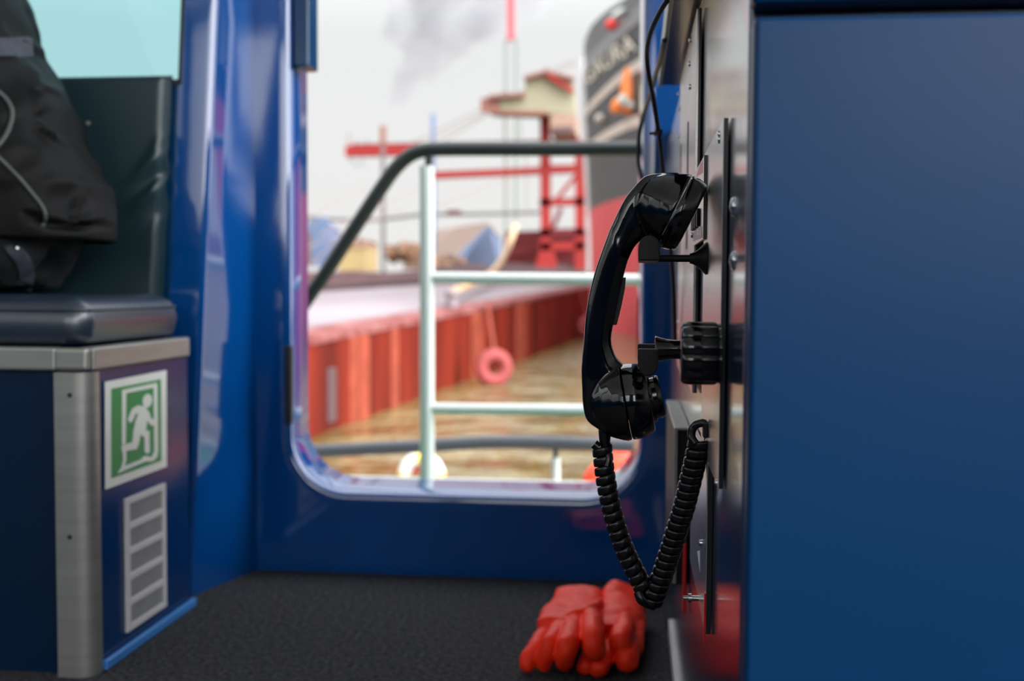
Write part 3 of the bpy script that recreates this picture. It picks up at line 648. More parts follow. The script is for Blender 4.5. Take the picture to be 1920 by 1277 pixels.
glove('rubber_glove', 'orange red rubber glove lying on top with cuff to the left', 
      [(1086, 1112, 0.052, 0.038, 0.014, 0.0), (1082, 1128, 0.050, 0.040, 0.015, 0.0), (1078, 1146, 0.050, 0.045, 0.017, 0.02)],
      [(1073, 1164, 0.050, 0.049, 0.019, 0.05), (1070, 1180, 0.046, 0.050, 0.018, 0.1), (1068, 1194, 0.038, 0.047, 0.014, 0.1), (1067, 1204, 0.030, 0.042, 0.009, 0.1)],
      [[(1040, 1168, 0.038, 0.011), (1022, 1190, 0.038, 0.0125), (1006, 1212, 0.032, 0.013), (994, 1232, 0.022, 0.0125), (989, 1246, 0.013, 0.011)],
       [(1056, 1168, 0.048, 0.012), (1044, 1190, 0.047, 0.0135), (1032, 1212, 0.040, 0.0142), (1023, 1232, 0.025, 0.0138), (1020, 1244, 0.015, 0.012)],
       [(1078, 1164, 0.054, 0.013), (1071, 1188, 0.054, 0.015), (1064, 1212, 0.047, 0.0155), (1059, 1232, 0.032, 0.015), (1058, 1242, 0.022, 0.013)],
       [(1108, 1152, 0.056, 0.013), (1111, 1174, 0.060, 0.0155), (1113, 1196, 0.056, 0.0165), (1114, 1216, 0.043, 0.016), (1113, 1227, 0.033, 0.0135)],
       [(1046, 1162, 0.058, 0.006), (1075, 1152, 0.064, 0.007), (1108, 1142, 0.066, 0.007), (1126, 1128, 0.060, 0.006)]],
      [], 3.0)
glove('rubber_glove', 'orange red rubber glove tucked underneath with cuff raised to the right', 
      [(1176, 1112, 0.050, 0.034, 0.016, 0.5), (1170, 1128, 0.044, 0.036, 0.020, 0.4)],
      [(1165, 1148, 0.036, 0.036, 0.026, 0.2), (1160, 1172, 0.034, 0.036, 0.028, 0.1), (1156, 1196, 0.030, 0.036, 0.022, 0.0)],
      [[(1172, 1165, 0.050, 0.015), (1168, 1186, 0.050, 0.017), (1164, 1203, 0.044, 0.0165)],
       [(1186, 1190, 0.030, 0.013), (1180, 1215, 0.030, 0.015), (1175, 1238, 0.022, 0.0165)],
       [(1140, 1205, 0.022, 0.013), (1134, 1230, 0.022, 0.0145), (1125, 1250, 0.016, 0.0145)],
       [(1120, 1205, 0.018, 0.012), (1105, 1230, 0.018, 0.012), (1096, 1247, 0.014, 0.0115)],
       [(1192, 1130, 0.040, 0.012), (1194, 1175, 0.036, 0.012), (1192, 1215, 0.026, 0.012)]],
      [], 9.0)
# ------------------------------------------------------------------ person on the bench
PYc = 1.60
per = thing('person', 'person in dark jacket and trousers seated leaning forward on the bench', 'person', (-0.95, PYc, CT))
def skin_body(chains, name, m, parent):
    me = bpy.data.meshes.new(name); vs, es, rs = [], [], []
    def vid(p, r):
        for i, q_ in enumerate(vs):
            if (Vector(q_) - Vector(p)).length < 1e-5: return i
        vs.append(tuple(p)); rs.append(r); return len(vs) - 1
    for ch_ in chains:
        prev = None
        for p, r in ch_:
            i = vid(p, r)
            if prev is not None: es.append((prev, i))
            prev = i
    me.from_pydata(vs, es, []); o = bpy.data.objects.new(name, me); C.objects.link(o)
    md = o.modifiers.new('skin', 'SKIN'); md.use_smooth_shade = True
    for i, r in enumerate(rs):
        sv = me.skin_vertices[0].data[i]; rr_ = r if isinstance(r, tuple) else (r, r); sv.radius = rr_; sv.use_root = (i == 0)
    md = o.modifiers.new('sub', 'SUBSURF'); md.levels = 2; md.render_levels = 2
    me.materials.append(m); o.parent = parent; o.matrix_parent_inverse = parent.matrix_world.inverted(); return o
V = Vector
pel = V((-1.02, PYc, 0.64)); wai = V((-1.05, PYc, 0.76)); che = V((-1.10, PYc, 0.92)); nck = V((-1.19, PYc, 1.05)); ntop = V((-1.225, PYc, 1.11))
def hand(w, dirv, side):
    """five-finger chains from a wrist, palm along dirv"""
    out = []; dn = dirv.normalized(); sd = V((0, 1, 0)); pal = w + dn * 0.05
    for j, (o_, L_) in enumerate(((-0.030, 0.060), (-0.010, 0.072), (0.010, 0.068), (0.029, 0.052))):
        base = w + dn * 0.085 + sd * o_
        out.append([(w, 0.026), (w + dn * 0.03 + sd * o_ * 0.6, 0.017), (base, 0.011), (base + dn * L_ * 0.5 + V((0, 0, -0.008)), 0.0088), (base + dn * L_ * 0.85 + V((0, 0, -0.026)), 0.0078)])
    t0 = w + dn * 0.025 - sd * side * 0.028
    out.append([(w, 0.026), (t0, 0.014), (t0 + dn * 0.03 - sd * side * 0.02, 0.0105), (t0 + dn * 0.055 - sd * side * 0.024, 0.009)])
    return out
ch = [[(pel, (0.10, 0.11)), (wai, (0.10, 0.12)), (che, (0.12, 0.16)), (nck, 0.075), (ntop, 0.055), (V((-1.25, PYc, 1.17)), (0.075, 0.07)), (V((-1.275, PYc, 1.25)), (0.098, 0.078)), (V((-1.27, PYc, 1.315)), (0.075, 0.065))]]
for sgn in (-1, 1):
    hip = pel + V((-0.04, sgn * 0.07, -0.01)); knee = V((-1.36, PYc + sgn * 0.075, 0.60)); ank = V((-1.38, PYc + sgn * 0.075, 0.10)); toe = V((-1.53, PYc + sgn * 0.085, 0.035))
    ch.append([(pel, 0.10), (hip, 0.07), (hip.lerp(knee, 0.5), 0.062), (knee, 0.062), (knee.lerp(ank, 0.35), 0.056), (ank, 0.042), (V((-1.45, PYc + sgn * 0.08, 0.05)), 0.042), (toe, 0.030)])
    sh = V((-1.15, PYc + sgn * 0.085, 1.0)); el = V((-1.18, PYc + sgn * 0.10, 0.74)); wr = V((-1.36, PYc + sgn * 0.07, 0.70))
    ch.append([(che, 0.14), (sh, 0.050), (sh.lerp(el, 0.5), 0.040), (el, 0.034), (el.lerp(wr, 0.5), 0.030), (wr, 0.026)])
    for c in hand(wr, V((-1, 0, -0.25)), sgn): ch.append(c)
body = skin_body(ch, 'body', M_skin, per)
# hair
b = BM(); bmesh.ops.create_uvsphere(b, u_segments=32, v_segments=20, radius=0.108, matrix=Matrix.Translation((-1.262, PYc, 1.275)) @ Matrix.Diagonal((1.0, 0.86, 1.02, 1)))
for v in list(b.verts):
    if v.co.x < -1.30 and v.co.z < 1.31 or v.co.z < 1.21: b.verts.remove(v)
for v in b.verts: v.co += (v.co - V((-1.262, PYc, 1.275))).normalized() * noise.noise(v.co * 40) * 0.006
h_ = obj('hair', b, M_hair, per); md = h_.modifiers.new('solid', 'SOLIDIFY'); md.thickness = 0.012
# face pieces
b = BM()
add_tube(b, [(-1.362, PYc, 1.262), (-1.378, PYc, 1.238), (-1.385, PYc, 1.222), (-1.368, PYc, 1.215)], [0.007, 0.010, 0.013, 0.009], 10); nz_ = obj('nose', b, M_skin, per)
for sgn in (-1, 1):
    b = BM(); bmesh.ops.create_uvsphere(b, u_segments=16, v_segments=10, radius=0.011, matrix=Matrix.Translation((-1.352, PYc + sgn * 0.030, 1.262))); obj('eye', b, M_signwhite, per)
    b = BM(); bmesh.ops.create_uvsphere(b, u_segments=16, v_segments=10, radius=0.03, matrix=Matrix.Translation((-1.262, PYc + sgn * 0.080, 1.245)) @ Matrix.Diagonal((0.6, 0.3, 1, 1))); obj('ear', b, M_skin, per)
b = BM(); add_tube(b, smooth_path([(-1.347, PYc - 0.026, 1.188), (-1.366, PYc, 1.19), (-1.347, PYc + 0.026, 1.188)], 5), 0.005, 8); obj('mouth', b, mat('lips', (170, 100, 92), 0.5, var=0.1), per)
# --- jacket: rings at each image height, right edge follows the back's outline
sil = [(-330, -95), (-230, -60), (-140, -22), (-60, 10), (0, 36), (40, 52), (72, 63), (80, 68), (100, 69), (108, 74), (135, 95), (165, 112), (200, 128), (230, 139), (255, 146), (285, 160), (310, 175), (335, 190), (350, 201), (375, 204), (400, 212), (415, 217), (435, 220), (450, 219)]
def silx(py):
    for (a, xa), (c, xc) in zip(sil, sil[1:]):
        if a <= py <= c: return xa + (xc - xa) * (py - a) / (c - a)
    return sil[0][1] if py < sil[0][0] else sil[-1][1]
ridges = [([(28, 148), (60, 158), (84, 168), (97, 200), (108, 238), (120, 285), (140, 318), (160, 346), (185, 378), (209, 406)], 7, 0.011), ([(134, 290), (150, 305), (170, 326), (186, 343), (201, 352)], 6, 0.008), ([(24, 228), (55, 250), (84, 266), (118, 286)], 8, 0.009),
          ([(84, 418), (110, 411), (140, 404), (175, 408), (208, 411)], 6, 0.008), ([(122, 330), (110, 362), (98, 394)], 7, 0.007), ([(62, 160), (45, 120), (18, 40)], 7, 0.006), ([(20, 120), (16, 170), (24, 200)], 6, 0.006),
          ([(108, 180), (118, 210), (130, 250), (148, 278), (165, 290)], 6, -0.008), ([(60, 120), (72, 150), (90, 160)], 6, -0.006), ([(0, 400), (40, 420), (90, 424), (150, 424), (212, 432)], 7, -0.009), ([(150, 350), (190, 398)], 6, -0.006), ([(30, 10), (48, 40), (60, 66)], 5, -0.005), ([(40, 200), (70, 235), (95, 255)], 9, -0.007)]
def pl_dist(p, L_):
    best = 1e9
    for (ax, ay), (bx_, by_) in zip(L_, L_[1:]):
        dx, dy = bx_ - ax, by_ - ay; t = max(0, min(1, ((p[0] - ax) * dx + (p[1] - ay) * dy) / (dx * dx + dy * dy))); best = min(best, math.hypot(p[0] - ax - t * dx, p[1] - ay - t * dy))
    return best
sP = PYc / F
b = BM(); NR, NS = 130, 110; rings = []
for j in range(NR + 1):
    py = 452 - (452 + 330) * j / NR
    R_ = atY(silx(py) - 16, py, PYc); z = R_.z
    dep = 0.36 - 0.10 * j / NR if py > -150 else 0.26 - 0.12 * (-150 - py) / 180
    hw = 0.135 + 0.015 * math.sin(PI * min(1, j / NR * 1.3))
    if py < -200: hw *= 1 - 0.55 * (-200 - py) / 130
    cx = R_.x - dep / 2; ring = []
    for i in range(NS):
        a = 2 * PI * i / NS; ca, sa = math.cos(a), math.sin(a)
        x = cx + dep / 2 * math.copysign(abs(ca) ** 0.85, ca); y = PYc + hw * math.copysign(abs(sa) ** 0.85, sa)
        nrm = V((ca, sa * 1.2, 0)).normalized(); disp = 0.0
        if y < PYc + 0.03:
            q_ = V((x, y, z)) - CAM; px = 1188 + q_.x / q_.y * F; ppy = 540 - q_.z / q_.y * F
            w_ = max(0, min(1, (PYc + 0.03 - y) / 0.06))
            for L_, wd, amp in ridges:
                dd = pl_dist((px, ppy), L_)
                if dd < wd * 3: disp += amp * 1.9 * w_ * math.exp(-(dd / (wd * 0.8)) ** 2)
        disp += 0.008 * noise.noise(V((x * 9 + z * 6, y * 9, z * 14))) + 0.006 * (1 - abs(noise.noise(V((x * 14 - z * 12, y * 14, z * 9)))) * 2.2) + 0.003 * noise.noise(V((x * 30, y * 30, z * 20)))
        ring.append(V((x, y, z)) + nrm * disp * (1.0 if abs(sa) > 0.25 else 0.4))
    rings.append(ring)
add_loft(b, rings, cap=False)
jk = obj('jacket', b, M_jacket, per, angle=180)
md = jk.modifiers.new('solid', 'SOLIDIFY'); md.thickness = 0.006; md.offset = -1
# sleeves, trousers
for sgn in (-1, 1):
    sh = V((-1.15, PYc + sgn * 0.085, 1.0)); el = V((-1.18, PYc + sgn * 0.10, 0.74)); wr = V((-1.36, PYc + sgn * 0.07, 0.70))
    b = BM(); pp = smooth_path([sh + V((0.03, -sgn * 0.03, 0.03)), sh, sh.lerp(el, 0.5), el, el.lerp(wr, 0.5), wr], 6); add_tube(b, pp, [0.070 - 0.027 * i / len(pp) + 0.003 * math.sin(i * 1.7) for i in range(len(pp))], 20); obj('sleeve', b, M_jacket, per)
b = BM()
for sgn in (-1, 1):
    hip = V((-0.985, PYc + sgn * 0.055, 0.612)); knee = V((-1.36, PYc + sgn * 0.075, 0.60)); ank = V((-1.38, PYc + sgn * 0.075, 0.10))
    pp = smooth_path([hip + V((0.055, 0, 0.005)), hip, hip.lerp(knee, 0.5), knee, knee.lerp(ank, 0.4), ank], 6)
    n_ = len(pp); add_tube(b, pp, [0.078 if i == 0 else (0.084 - 0.020 * i / n_ + 0.003 * math.sin(i * 2.1)) * (0.96 if i < 4 else 1) for i in range(n_)], 28)
    bmesh.ops.create_icosphere(b, subdivisions=3, radius=0.080, matrix=Matrix.Translation(hip + V((0.03, 0, 0.005))))
bmesh.ops.create_icosphere(b, subdivisions=3, radius=0.118, matrix=Matrix.Translation((-1.0, PYc, 0.655)))
tr_ = obj('trousers', b, M_trouser, per); fuse(tr_, 0.006, 8, 0.5)
nrm_ = [v.normal.copy() for v in tr_.data.vertices]
for v, vn in zip(tr_.data.vertices, nrm_):
    v.co += vn * (0.010 * noise.noise(V((v.co.x * 16 + v.co.z * 18, v.co.y * 10, v.co.z * 6))) + 0.004 * noise.noise(v.co * 40))
    if v.co.z < CT + 0.009 and v.co.x > -1.26: v.co.z = CT + 0.009
for sgn in (-1, 1):
    b = BM(); pp = [V((-1.33, PYc + sgn * 0.075, 0.05)), V((-1.40, PYc + sgn * 0.078, 0.055)), V((-1.48, PYc + sgn * 0.082, 0.045)), V((-1.56, PYc + sgn * 0.085, 0.036))]
    add_tube(b, smooth_path(pp, 5), [0.05] * 6 + [0.049, 0.048, 0.047, 0.046, 0.044, 0.042, 0.040, 0.038, 0.034, 0.030], 16)
    for v in b.verts: v.co.z = max(v.co.z, 0.001)
    obj('shoe', b, M_mattblack, per)
# trims on the jacket: a point just in front of the near surface
def jp(px, py, off=0.0): 
    best = None
    r_ = ray(px, py); o_ = CAM
    dg = bpy.context.evaluated_depsgraph_get()
    ok, loc, nr, idx = jk.evaluated_get(dg).ray_cast(jk.matrix_world.inverted() @ o_, r_.normalized())
    if not ok:
        ok, loc, nr, idx = tr_.ray_cast(tr_.matrix_world.inverted() @ o_, r_.normalized())
        if not ok: return atY(px, py, PYc - 0.12)
    return loc - r_.normalized() * (0.002 + off)
bpy.context.view_layer.update()
def ribbon(name, pts, wpx, m, th=0.003, lift=0.004):
    b = BM(); A, B = [], []
    P_ = smooth_path([V((x, y, 0)) for x, y in pts], 6); T_ = frames(P_)[1]
    R_ = []
    for p, (t, u, v) in zip(P_, T_):
        n_ = V((-t.y, t.x, 0)); a = jp(p.x + n_.x * wpx / 2, p.y + n_.y * wpx / 2); c = jp(p.x - n_.x * wpx / 2, p.y - n_.y * wpx / 2); mid = jp(p.x, p.y, 0.001)
        dv = V((0, th + lift, 0)); uo = V((0, -lift, 0)); a += uo; mid += uo; c += uo; R_.append([a, mid, c, c + dv, mid + dv, a + dv])
    add_loft(b, R_); return obj(name, b, m, per)
ribbon('waist_strap', [(-12, 90), (10, 90), (35, 89), (60, 88)], 34, M_strap, 0.003, 0.009)
ribbon('hem_strap', [(20, 455), (30, 470), (45, 490), (52, 515), (50, 528), (47, 543)], 24, M_strap)
def line(name, pts, r, m):
    b = BM(); add_tube(b, [jp(v.x, v.y, r * 0.3) for v in smooth_path([V((x, y, 0)) for x, y in pts], 5)], r, 10); return obj(name, b, m, per)
line('piping', [(-8, 168), (4, 178), (16, 192), (23, 212), (18, 238), (8, 258), (-4, 274)], 0.0035, M_piping)
line('drawcord', [(-6, 292), (15, 312), (38, 336), (60, 362), (78, 386), (85, 402), (84, 416), (79, 425)], 0.0030, M_piping)
b = BM(); p = jp(31, 465, 0.002); add_lathe(b, [(0, 0.004), (0.002, 0.0036), (0.003, 0.0001)], p, (0.1, -1, 0.1), 16); obj('snap_button', b, M_steel, per)
# ------------------------------------------------------------------ outside: deck and railing
RY = 3.0
DZ = -0.035
b = BM(); add_box(b, (-3.2, WY + WT + 0.001, DZ - 0.06), (2.2, 3.09, DZ)); dk = struct('floor_deck', b, M_deck)
b = BM(); add_box(b, (-3.2, 3.075, DZ - 0.09), (2.2, 3.10, atY(900, 900, 3.08).z)); struct('trim_1', b, M_white)
rail = thing('deck_railing', 'white deck railing with black handrail beyond the doorway', 'railing', atY(801, 895, RY))
b = BM(); hp = [(1300, 277), (1195, 278), (1050, 279), (920, 279), (830, 279.5), (795, 282), (768, 292), (742, 315), (715, 352), (660, 435), (610, 512), (575, 562), (500, 676), (440, 770), (360, 895)]
pp = smooth_path([atY(x, y, RY) for x, y in hp], 8); add_tube(b, pp, 0.0202, 24); obj('handrail', b, M_blackrail, rail)
b = BM(); add_tube(b, [atY(801, 312, RY), V((atY(801, 600, RY).x, RY, DZ))], 0.0205, 24); add_lathe(b, [(0, 0.038), (0.006, 0.036), (0.007, 0.02)], V((atY(801, 600, RY).x, RY, DZ)), (0, 0, 1), 24); obj('post', b, M_white, rail)
b = BM(); add_tube(b, [atY(805, 283, RY), atY(804, 314, RY)], 0.0115, 20); obj('post_collar', b, M_blackrail, rail)
for py in (520.5, 766):
    b = BM(); add_tube(b, [atY(803, py, RY), atY(1360, py + 6, RY)], 0.0155, 20); obj('rail', b, M_white, rail)
fr_ = thing('foot_rail', 'dark grey low tube guard along the deck edge behind railing post', 'railing', atY(1042, 895, 3.25))
b = BM(); add_tube(b, smooth_path([atY(x, y, 3.25) for x, y in ((300, 852), (580, 846), (700, 841), (800, 836), (900, 830), (1000, 829), (1100, 832), (1200, 836), (1400, 842))], 8), 0.0205, 20); obj('tube', b, M_greyrail, fr_)
b = BM(); add_tube(b, [atY(1042, 858, 3.25), atY(1042, 915, 3.25)], 0.0135, 16); obj('post', b, M_white, fr_)
b = BM(); add_tube(b, [atY(1042, 835, 3.25), atY(1042, 862, 3.25)], 0.008, 16); obj('post_collar', b, M_blackrail, fr_)
# lifebuoy, floating upright low alongside
LBY = 14.3; lbc = atY(790, 893, LBY); lbr = 46 * LBY / F
lb_ = thing('lifebuoy', 'white lifebuoy with yellow bands seen low behind the railing post', 'lifebuoy', lbc)
tr_r = 0.27 * lbr
def arc(a0, a1, R_, c=lbc): return [c + V((R_ * math.cos(a), 0, R_ * math.sin(a))) for a in (a0 + (a1 - a0) * q_ / 20 for q_ in range(21))]
for i in range(4):
    a = PI / 2 + i * PI / 2; b = BM(); add_tube(b, arc(a + 0.2, a + PI / 2 - 0.2, lbr - tr_r), tr_r, 20); obj('ring_segment', b, M_white, lb_)
    b = BM(); add_tube(b, arc(a - 0.2, a + 0.2, lbr - tr_r), tr_r * 1.04, 20); obj('band', b, M_yellow, lb_)
b = BM(); add_lathe(b, [(0, 0.0), (0, lbr * 0.62), (0.03, lbr * 0.62), (0.03, 0)], lbc, (0, 1, 0), 32); obj('centre_cloth', b, mat('dark_red_cloth', (150, 56, 46), 0.7, var=0.2, vscale=6), lb_)
# orange fender
b = BM(); a0 = atY(1096, 905, 3.45); a1 = atY(1222, 842, 3.55)
T = (a1 - a0); add_tube(b, [a0 + T * t for t in (0, 0.03, 0.12, 0.3, 0.5, 0.7, 0.88, 0.97, 1)], [0.006, 0.022, 0.036, 0.045, 0.048, 0.046, 0.036, 0.02, 0.006], 20)
o = obj('boat_fender', b, M_orange); tag(o, 'orange red boat fender at the lower right corner of the doorway', 'fender')
# ------------------------------------------------------------------ water and harbour
WZ = CAM.z - 2.5
b = BM(); v = [b.verts.new(p) for p in ((-700, 3.3, WZ), (500, 3.3, WZ), (500, 130, WZ), (-700, 130, WZ))]; b.faces.new(v)
mw = mat('harbour_water', (104, 92, 58), 0.14, spec=0.6, col2=(84, 72, 34), vscale=0.35, bump=1.0, bscale=0.9, bdist=0.5, stretch=(1, 0.9, 1))
struct('water', b, mw, smooth=False)
# barge
def bx_(Y): return -5.25 + 0.074 * (Y - 17.8)
def gz_(Y): return CAM.z - 0.81 + 0.0216 * (Y - 17.8)
BE = 58
barge = thing('barge', 'rust red barge with pale deck moored beyond the railing', 'barge', (bx_(40) - 4, 40, WZ))
def bpt(Y, x, z): return (bx_(Y) + x, Y, z)
b = BM()
add_loft(b, [[bpt(Y, 0, WZ - 0.3), bpt(Y, 0, gz_(Y) - 0.12), bpt(Y, -9.5, gz_(Y) - 0.12), bpt(Y, -9.5, WZ - 0.3)] for Y in (9, BE)])
obj('hull', b, M_hull, barge, smooth=False)
b = BM(); add_loft(b, [[bpt(Y, 0.03, gz_(Y) - 0.14), bpt(Y, 0.03, gz_(Y)), bpt(Y, -0.5, gz_(Y) + 0.05), bpt(Y, -0.5, gz_(Y) - 0.12)] for Y in (9, BE)]); obj('gunwale', b, M_gunwale, barge, smooth=False)
b = BM(); add_loft(b, [[bpt(Y, -0.5, gz_(Y) - 0.1), bpt(Y, -0.5, gz_(Y) + 0.09), bpt(Y, -9.0, gz_(Y) + 0.09), bpt(Y, -9.0, gz_(Y) - 0.1)] for Y in (9.1, BE - 0.1)]); obj('deck', b, M_bdeck, barge, smooth=False)
b = BM(); add_loft(b, [[bpt(Y, -8.6, gz_(Y)), bpt(Y, -8.6, gz_(Y) + 0.35), bpt(Y, -9.2, gz_(Y) + 0.35), bpt(Y, -9.2, gz_(Y))] for Y in (9.1, BE - 0.1)]); obj('far_coaming', b, M_dark, barge, smooth=False)
def hull_pt(px, py):
    r_ = ray(px, py); t = (-5.25 - 0.074 * 17.8) / (r_.x - 0.074 * r_.y); return CAM + r_ * t
for x0, x1, m in ((655, 668, M_scrape), (672, 690, M_scrape), (733, 745, M_scrape), (884, 905, M_scrape), (968, 985, M_scrape), (614, 627, M_dark)):
    y0_, y1_ = hull_pt(x0, 700).y, hull_pt(x1, 700).y; b = BM()
    if m is M_dark: z0, z1 = hull_pt(620, 792).z, hull_pt(620, 690).z
    else: z0, z1 = WZ - 0.1, gz_(y0_) - 0.15
    add_loft(b, [[bpt(Y, -0.02, z0), bpt(Y, 0.04, z0), bpt(Y, 0.04, z1), bpt(Y, -0.02, z1)] for Y in (y0_, y1_)]); obj('fender_strip', b, m, barge, bevel=0.02)
for (px, py, rp, lbl) in ((926, 690, 37, 'pink painted tyre fender hanging large and near on the barge side'), (1083, 611, 19, 'smaller pink tyre fender far along the barge side')):
    p = hull_pt(px, py) if rp < 30 else atY(px, py, 27.6); R_ = rp * p.y / F; p = p + V((R_ * 1.0, -R_ * 0.2, 0)) if rp < 30 else p; t_ = R_ * 0.34
    ax = V((0.42, -1, 0.05)).normalized(); u = V((0, 0, 1)); u = (u - ax * u.dot(ax)).normalized(); w = ax.cross(u)
    b = BM(); add_tube(b, [p + (u * math.cos(a) + w * math.sin(a)) * (R_ - t_) for a in (2 * PI * q_ / 32 for q_ in range(32))], t_, 16, closed=True)
    ty = obj('tyre_fender', b, M_tyre); tag(ty, lbl, 'tyre')
    b = BM(); top = p + V((0, 0, R_ * 0.9)); add_tube(b, [top, (V((bx_(top.y) + 0.12, top.y, gz_(top.y))) if rp < 30 else V((bx_(hull_pt(908, 600).y) + 0.1, hull_pt(908, 600).y, gz_(hull_pt(908, 600).y))))], 0.05, 8); obj('chain', b, M_scrape, ty)
# bollard and mooring rope
p = hull_pt(866, 578); p = V((p.x - 0.25, p.y, gz_(p.y) + 0.056))
b = BM(); add_lathe(b, [(0, 0.16), (0.25, 0.14), (0.3, 0.2), (0.4, 0.2), (0.45, 0.1), (0.45, 0)], p, (0, 0, 1), 20); o = obj('bollard', b, M_bdeck); tag(o, 'white bollard on the barge edge where a rope ends', 'bollard')
b = BM(); e = atY(966, 432, 95); add_tube(b, [p.lerp(e, t) + V((0, 0, 0.4 - 1.2 * math.sin(PI * t))) for t in (q_ / 16 for q_ in range(17))], [0.10 + 0.18 * q_ / 16 for q_ in range(17)], 8); o = obj('mooring_rope', b, M_rope); tag(o, 'tan mooring rope rising from the barge edge towards the red crane', 'rope')
# ------------------------------------------------------------------ bulk carrier
ship = thing('cargo_ship', 'black and red hulled cargo ship towering behind the right of the doorway', 'ship', (1.0, 60, WZ))
cols = []
def interp(T_, x):
    if x <= T_[0][0]: return T_[0][1]
    for (a, va), (c, vc) in zip(T_, T_[1:]):
        if a <= x <= c: return va + (vc - va) * (x - a) / (c - a)
    return T_[-1][1]
# parameter u = metres aft of the stem along the port side
zt_ = [(0, 14.6), (1.0, 15.2), (3, 15.9), (6, 16.2), (10.5, 15.9), (14, 15.4), (18.7, 14.8), (30, 13.8), (45, 13.2)]
zk_ = [(0, 14.0), (3, 14.2), (6, 14.1), (10, 13.9), (18.7, 13.4), (30, 12.4), (45, 11.6)]
def hull_ship(u, z):
    """u aft of stem, z above camera"""
    D0 = 75 - u; fl = max(0.0, (z - 2) / 15)
    n = 1 - math.exp(-u / (1.6))
    xs_ = -3.55 + 0.19 * u - 0.75 * fl * (0.5 + 0.5 * math.exp(-u / 6)) + (1 - n) * 1.1
    return V((xs_, D0 + (1 - n) * 1.5, CAM.z + z))
US = [0, 0.15, 0.35, 0.7, 1.2, 2, 3, 4.5, 6.5, 9, 12, 15, 18, 21, 25, 30, 36, 45]
def hull_band(name, lo, hi, m, off=0.0, nz_=6, th=None):
    b = BM(); G_ = []
    for u in US:
        z0 = lo(u); z1 = hi(u); G_.append([b.verts.new(hull_ship(u, z0 + (z1 - z0) * j / nz_) + V((-off, -off * 0.2, 0))) for j in range(nz_ + 1)])
    for A, B in zip(G_, G_[1:]):
        for j in range(nz_): b.faces.new([A[j], B[j], B[j + 1], A[j + 1]])
    # starboard half and stem nose, mirrored about the keel line through the stem
    if th is None:
        s0 = [v.co.copy() for v in G_[0]]; k1 = [b.verts.new(c + V((1.0, 0.9, 0))) for c in s0]; k2 = [b.verts.new(c + V((6.0, -3.0, 0))) for c in s0]; k3 = [b.verts.new(c + V((14.0, -22, 0))) for c in s0]; k4 = [b.verts.new(c + V((20, -45, 0))) for c in s0]
        prev = G_[0]
        for kk in (k1, k2, k3, k4):
            for j in range(nz_): b.faces.new([prev[j + 1], kk[j + 1], kk[j], prev[j]])
            prev = kk
    return obj(name, b, m, ship, angle=60, flip=False)
zr = lambda u: interp([(0, 5.0), (3, 5.05), (10, 5.0), (19, 4.75), (45, 4.2)], u)
hull_band('lower_hull', lambda u: -2.9, zr, M_shipred)
hull_band('upper_hull', zr, lambda u: interp(zk_, u), M_shipblack)
hull_band('bulwark', lambda u: interp(zk_, u), lambda u: interp(zt_, u), mat('bulwark_grey', (62, 62, 68), 0.4, spec=0.4, var=0.1, vscale=0.3))
hull_band('knuckle_band', lambda u: interp(zk_, u) - 0.35, lambda u: interp(zk_, u) + 0.45, M_shipgrey, 0.06, 2, 1)
def stripe(name, T_, w, m, off=0.07): hull_band(name, lambda u: interp(T_, u) - w / 2, lambda u: interp(T_, u) + w / 2, m, off, 2, 1)
def z_at(px, py, u): return -(py - 539) / F * hull_ship(u, 9).y
stripe('white_line', [(0, 11.3), (6, 11.35), (14, 11.25), (19, 11.0), (30, 10), (45, 9)], 0.55, M_shipline)
stripe('white_line', [(0, 9.0), (8, 8.9), (13, 8.7), (19, 8.35), (30, 7.2), (45, 6)], 0.55, M_shipline)
# bar along the stem, its pale grey painted in for the sky's sheen
b = BM(); pts_ = [hull_ship(0.0, z) + V((-0.05, -0.15, 0)) for z in (5.0, 7, 9, 11, 13, 15.3, 16)]; add_tube(b, pts_, [0.6, 0.7, 0.75, 0.8, 0.8, 0.7, 0.45], 14); obj('stem_sheen_bar', b, mat('stem_sheen_grey', (206, 206, 212), 0.4, var=0.05, vscale=0.4), ship)
# ship's lettering, wrapped onto the plating
cu_ = bpy.data.curves.new('name', 'FONT'); cu_.body = 'N GAURA'; cu_.size = 1.0; to = bpy.data.objects.new('name', cu_); C.objects.link(to)
bpy.context.view_layer.update(); dg = bpy.context.evaluated_depsgraph_get(); tm = bpy.data.meshes.new_from_object(to.evaluated_get(dg)); bpy.data.objects.remove(to)
bb = BM(); bb.from_mesh(tm)
xs_ = [v.co.x for v in bb.verts]; tx0, tx1 = min(xs_), max(xs_)
def u_of_px(px):
    lo, hi = 0.0, 45.0
    for _ in range(40):
        mid = (lo + hi) / 2; q_ = hull_ship(mid, 11) - CAM
        if 1188 + q_.x / q_.y * F < px: lo = mid
        else: hi = mid
    return lo
bmesh.ops.subdivide_edges(bb, edges=[e for e in bb.edges if e.calc_length() > 0.3], cuts=3)
ua, ub = u_of_px(1090), u_of_px(1194)
for v in bb.verts:
    f = (v.co.x - tx0) / (tx1 - tx0); u = ua + (ub - ua) * f
    base = interp([(0, 13.1), (6, 12.9), (12, 12.5), (18, 11.95), (30, 11)], u)
    v.co = hull_ship(u - v.co.y / 0.72 * 1.2, base - 0.1 + v.co.y / 0.72 * 1.15) + V((-0.12, -0.03, 0))
obj('name_lettering', bb, M_letter, ship, smooth=False)
